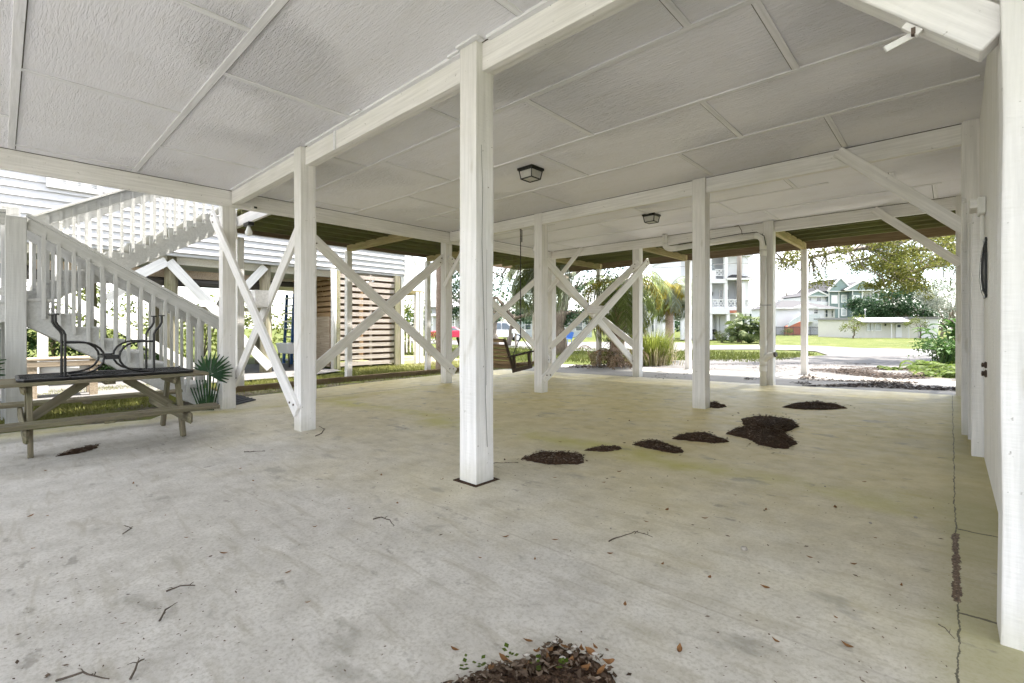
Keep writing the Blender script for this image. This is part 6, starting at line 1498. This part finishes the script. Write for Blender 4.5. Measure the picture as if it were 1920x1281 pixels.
# distant wood along the horizon
rr = random.Random(3); tl = MB()
for k in range(210):
    u = rr.uniform(560, 2300); w = rr.uniform(125, 190); hh = rr.uniform(3, 8.5); c = at(u, 600, w); c.z = hh * .55
    clump(tl, c, hh * .6, 150, .6, rr, (1.3, 1.3, .9))
o = tl.build('distant_wood', M['darkleaf']); tag(o, kind='stuff'); o['label'] = 'far dark tree belt along the horizon'

# ------------------------------------------------------------------ parked cars, chair, mailbox
def car(label, u, w, paintm, prof, L, W, wheel_r, yaw, glass):
    p = at(u, 630, w); o = empty('parked_car', (p.x, p.y, -.22), label, 'car', None, yaw)
    b = MB(); k = len(prof); hw = W / 2
    lo = [(x, -hw, z) for x, z in prof]; ro = [(x, hw, z) for x, z in prof]
    vs = []
    for x, z in prof:
        t_ = .16 if z > glass[0] + .02 else 0; vs += [(x, -hw + t_, z), (x, hw - t_, z)]
    fs = [(2 * i, 2 * ((i + 1) % k), 2 * ((i + 1) % k) + 1, 2 * i + 1) for i in range(k)] + [[2 * i for i in range(k)], [2 * i + 1 for i in range(k)][::-1]]
    b.add(vs, fs); b.build('body', M[paintm], o, local=True, bevel=.05, seg=2)
    g = MB()
    for s_ in (-1, 1):
        for x0, x1, x2, x3 in glass[2]: g.prism([(x0, s_ * (hw - .02), glass[0] + .04), (x1, s_ * (hw - .02), glass[0] + .04), (x2, s_ * (hw - .15), glass[1] - .07), (x3, s_ * (hw - .15), glass[1] - .07)], (0, s_, 0), .02)
    g.build('side_windows', M['glassdark'], o, local=True)
    for x in (-L * .31, L * .31):
        for s_ in (-1, 1):
            wv = MB(); wv.tube([(x, s_ * (hw - .20), wheel_r), (x, s_ * (hw + .01), wheel_r)], wheel_r, 18); wh = wv.build('wheel', M['tyre'], o, local=True)
            rm = MB(); rm.tube([(x, s_ * (hw + .012), wheel_r), (x, s_ * (hw + .022), wheel_r)], wheel_r * .62, 14); rm.build('rim', M['carwhite'], wh, local=True)
    for s_ in (-.6, .6):
        h = MB(); h.box(L / 2 - .03, s_ * hw - .14, .62, L / 2 + .015, s_ * hw + .14, .76); h.build('headlight', M['plastic'], o, local=True)
        h = MB(); h.box(-L / 2 - .015, s_ * hw - .12, .72, -L / 2 + .03, s_ * hw + .12, .90); h.build('tail_light', M['red'], o, local=True)
    h = MB(); h.box(-L / 2 - .04, -hw * .9, .36, -L / 2 + .05, hw * .9, .52); h.build('bumper', M['grey'] if paintm == 'carwhite' else M[paintm], o, local=True)
    return o
sed = [(-2.1, .35), (-2.15, .75), (-2.05, .95), (-1.5, 1.0), (-.95, 1.42), (.35, 1.44), (1.05, 1.0), (1.95, .85), (2.12, .62), (2.08, .32)]
car('red parked car with pale wheel rims seen left of the thick foreground post', 846, 50, 'red', sed, 4.25, 1.75, .33, A + .1, (1.0, 1.42, ((-1.35, -.35, -.38, -.9), (-.28, .85, .35, -.3))))
suv = [(-2.3, .45), (-2.34, 1.0), (-2.25, 1.75), (-2.0, 1.88), (.4, 1.88), (1.15, 1.2), (2.2, 1.08), (2.36, .75), (2.3, .42)]
car('white parked station car behind the back of the porch swing', 940, 46.5, 'carwhite', suv, 4.7, 1.9, .36, A + .15, (1.15, 1.85, ((-2.15, -1.25, -1.25, -2.05), (-1.15, -.15, -.15, -1.15), (-.05, .95, .42, -.05))))
p = at(1063, 640, 38); o = empty('garden_chair', (p.x, p.y, -.22), 'bright blue chair on the far side of the drive, between the crossed braces', 'chair')
b = MB(); b.box(p.x - .28, p.y - .28, .2, p.x + .28, p.y + .28, .26); b.build('seat', M['blue'], o); b = MB(); b.bar((p.x, p.y + .28, .24), (p.x + .1, p.y + .42, .80), .5, .04, (CA, SA, 0)); b.build('backrest', M['blue'], o)
for sx in (-.25, .25):
    for sy in (-.25, .25): b = MB(); b.tube([(p.x + sx, p.y + sy, .22), (p.x + sx * 1.1, p.y + sy * 1.1, -.24)], .025, 6); b.build('leg', M['blue'], o)
p = at(967, 648, 33); o = empty('mailbox', (p.x, p.y, -.22), 'small pale mailbox on a post at the roadside behind the porch swing', 'mailbox')
b = MB(); b.box(p.x - .05, p.y - .05, -.3, p.x + .05, p.y + .05, .72); b.build('post', M['barkgrey'], o); b = MB(); b.box(p.x - .16, p.y - .26, .72, p.x + .16, p.y + .26, 1.0); b.build('letter_box', M['plastic'], o, bevel=.05, seg=2)

# ------------------------------------------------------------------ light, sky, camera
EL, AZ = math.radians(67), math.atan2(.30, .954)            # the sun stands over the far side, a little to the right
sd = Vector((math.sin(AZ) * math.cos(EL), math.cos(AZ) * math.cos(EL), math.sin(EL)))
L = bpy.data.lights.new('sun', 'SUN'); L.energy = 3.6; L.angle = math.radians(.53); L.color = (1, .95, .875)
so = bpy.data.objects.new('sun', L); C.objects.link(so); so.rotation_euler = (-sd).to_track_quat('-Z', 'Y').to_euler(); so.location = (0, 0, 30)
W = bpy.data.worlds.new('World'); S.world = W; W.use_nodes = True; nt = W.node_tree; nt.nodes.clear()
sky = nt.nodes.new('ShaderNodeTexSky'); sky.sky_type = 'NISHITA'; sky.sun_disc = False; sky.sun_elevation = EL; sky.sun_rotation = AZ; sky.dust_density = 1.2; sky.ozone_density = 1.2
tc = nt.nodes.new('ShaderNodeTexCoord'); mp = nt.nodes.new('ShaderNodeMapping'); mp.inputs['Scale'].default_value = (2.2, 2.2, 6.5)
nz = nt.nodes.new('ShaderNodeTexNoise'); nz.inputs['Scale'].default_value = 1.3; nz.inputs['Detail'].default_value = 7; nz.inputs['Roughness'].default_value = .58
cr = nt.nodes.new('ShaderNodeValToRGB'); cr.color_ramp.elements[0].position = .40; cr.color_ramp.elements[1].position = .58
mx = nt.nodes.new('ShaderNodeMix'); mx.data_type = 'RGBA'; mx.inputs[7].default_value = (7.1, 6.95, 6.8, 1)
bg = nt.nodes.new('ShaderNodeBackground'); bg.inputs['Strength'].default_value = .085; ow = nt.nodes.new('ShaderNodeOutputWorld')
ln = nt.links.new
ln(tc.outputs['Generated'], mp.inputs['Vector']); ln(mp.outputs[0], nz.inputs['Vector']); ln(nz.outputs['Fac'], cr.inputs[0]); ln(cr.outputs[0], mx.inputs[0]); ln(sky.outputs[0], mx.inputs[6]); ln(mx.outputs[2], bg.inputs['Color']); ln(bg.outputs[0], ow.inputs['Surface'])
cam = bpy.data.cameras.new('camera'); co = bpy.data.objects.new('camera', cam); C.objects.link(co)
co.location = (0, 0, H); co.rotation_euler = (PI / 2, 0, A); cam.sensor_width = 36; cam.lens = 36 * F / 1920; cam.shift_y = -(640.5 - CY) / 1920; cam.clip_start = .05; cam.clip_end = 3000
S.camera = co
S.view_settings.view_transform = 'Standard'; S.view_settings.look = 'None'; S.view_settings.gamma = 1; S.view_settings.exposure = 3.0
S.render.engine = 'CYCLES'; S.cycles.max_bounces = 10; S.cycles.diffuse_bounces = 6; S.cycles.adaptive_threshold = .02; S.cycles.sample_clamp_indirect = 8
S.cycles.use_denoising = True
for m_ in [m for m in bpy.data.materials if m.users == 0]: bpy.data.materials.remove(m_)
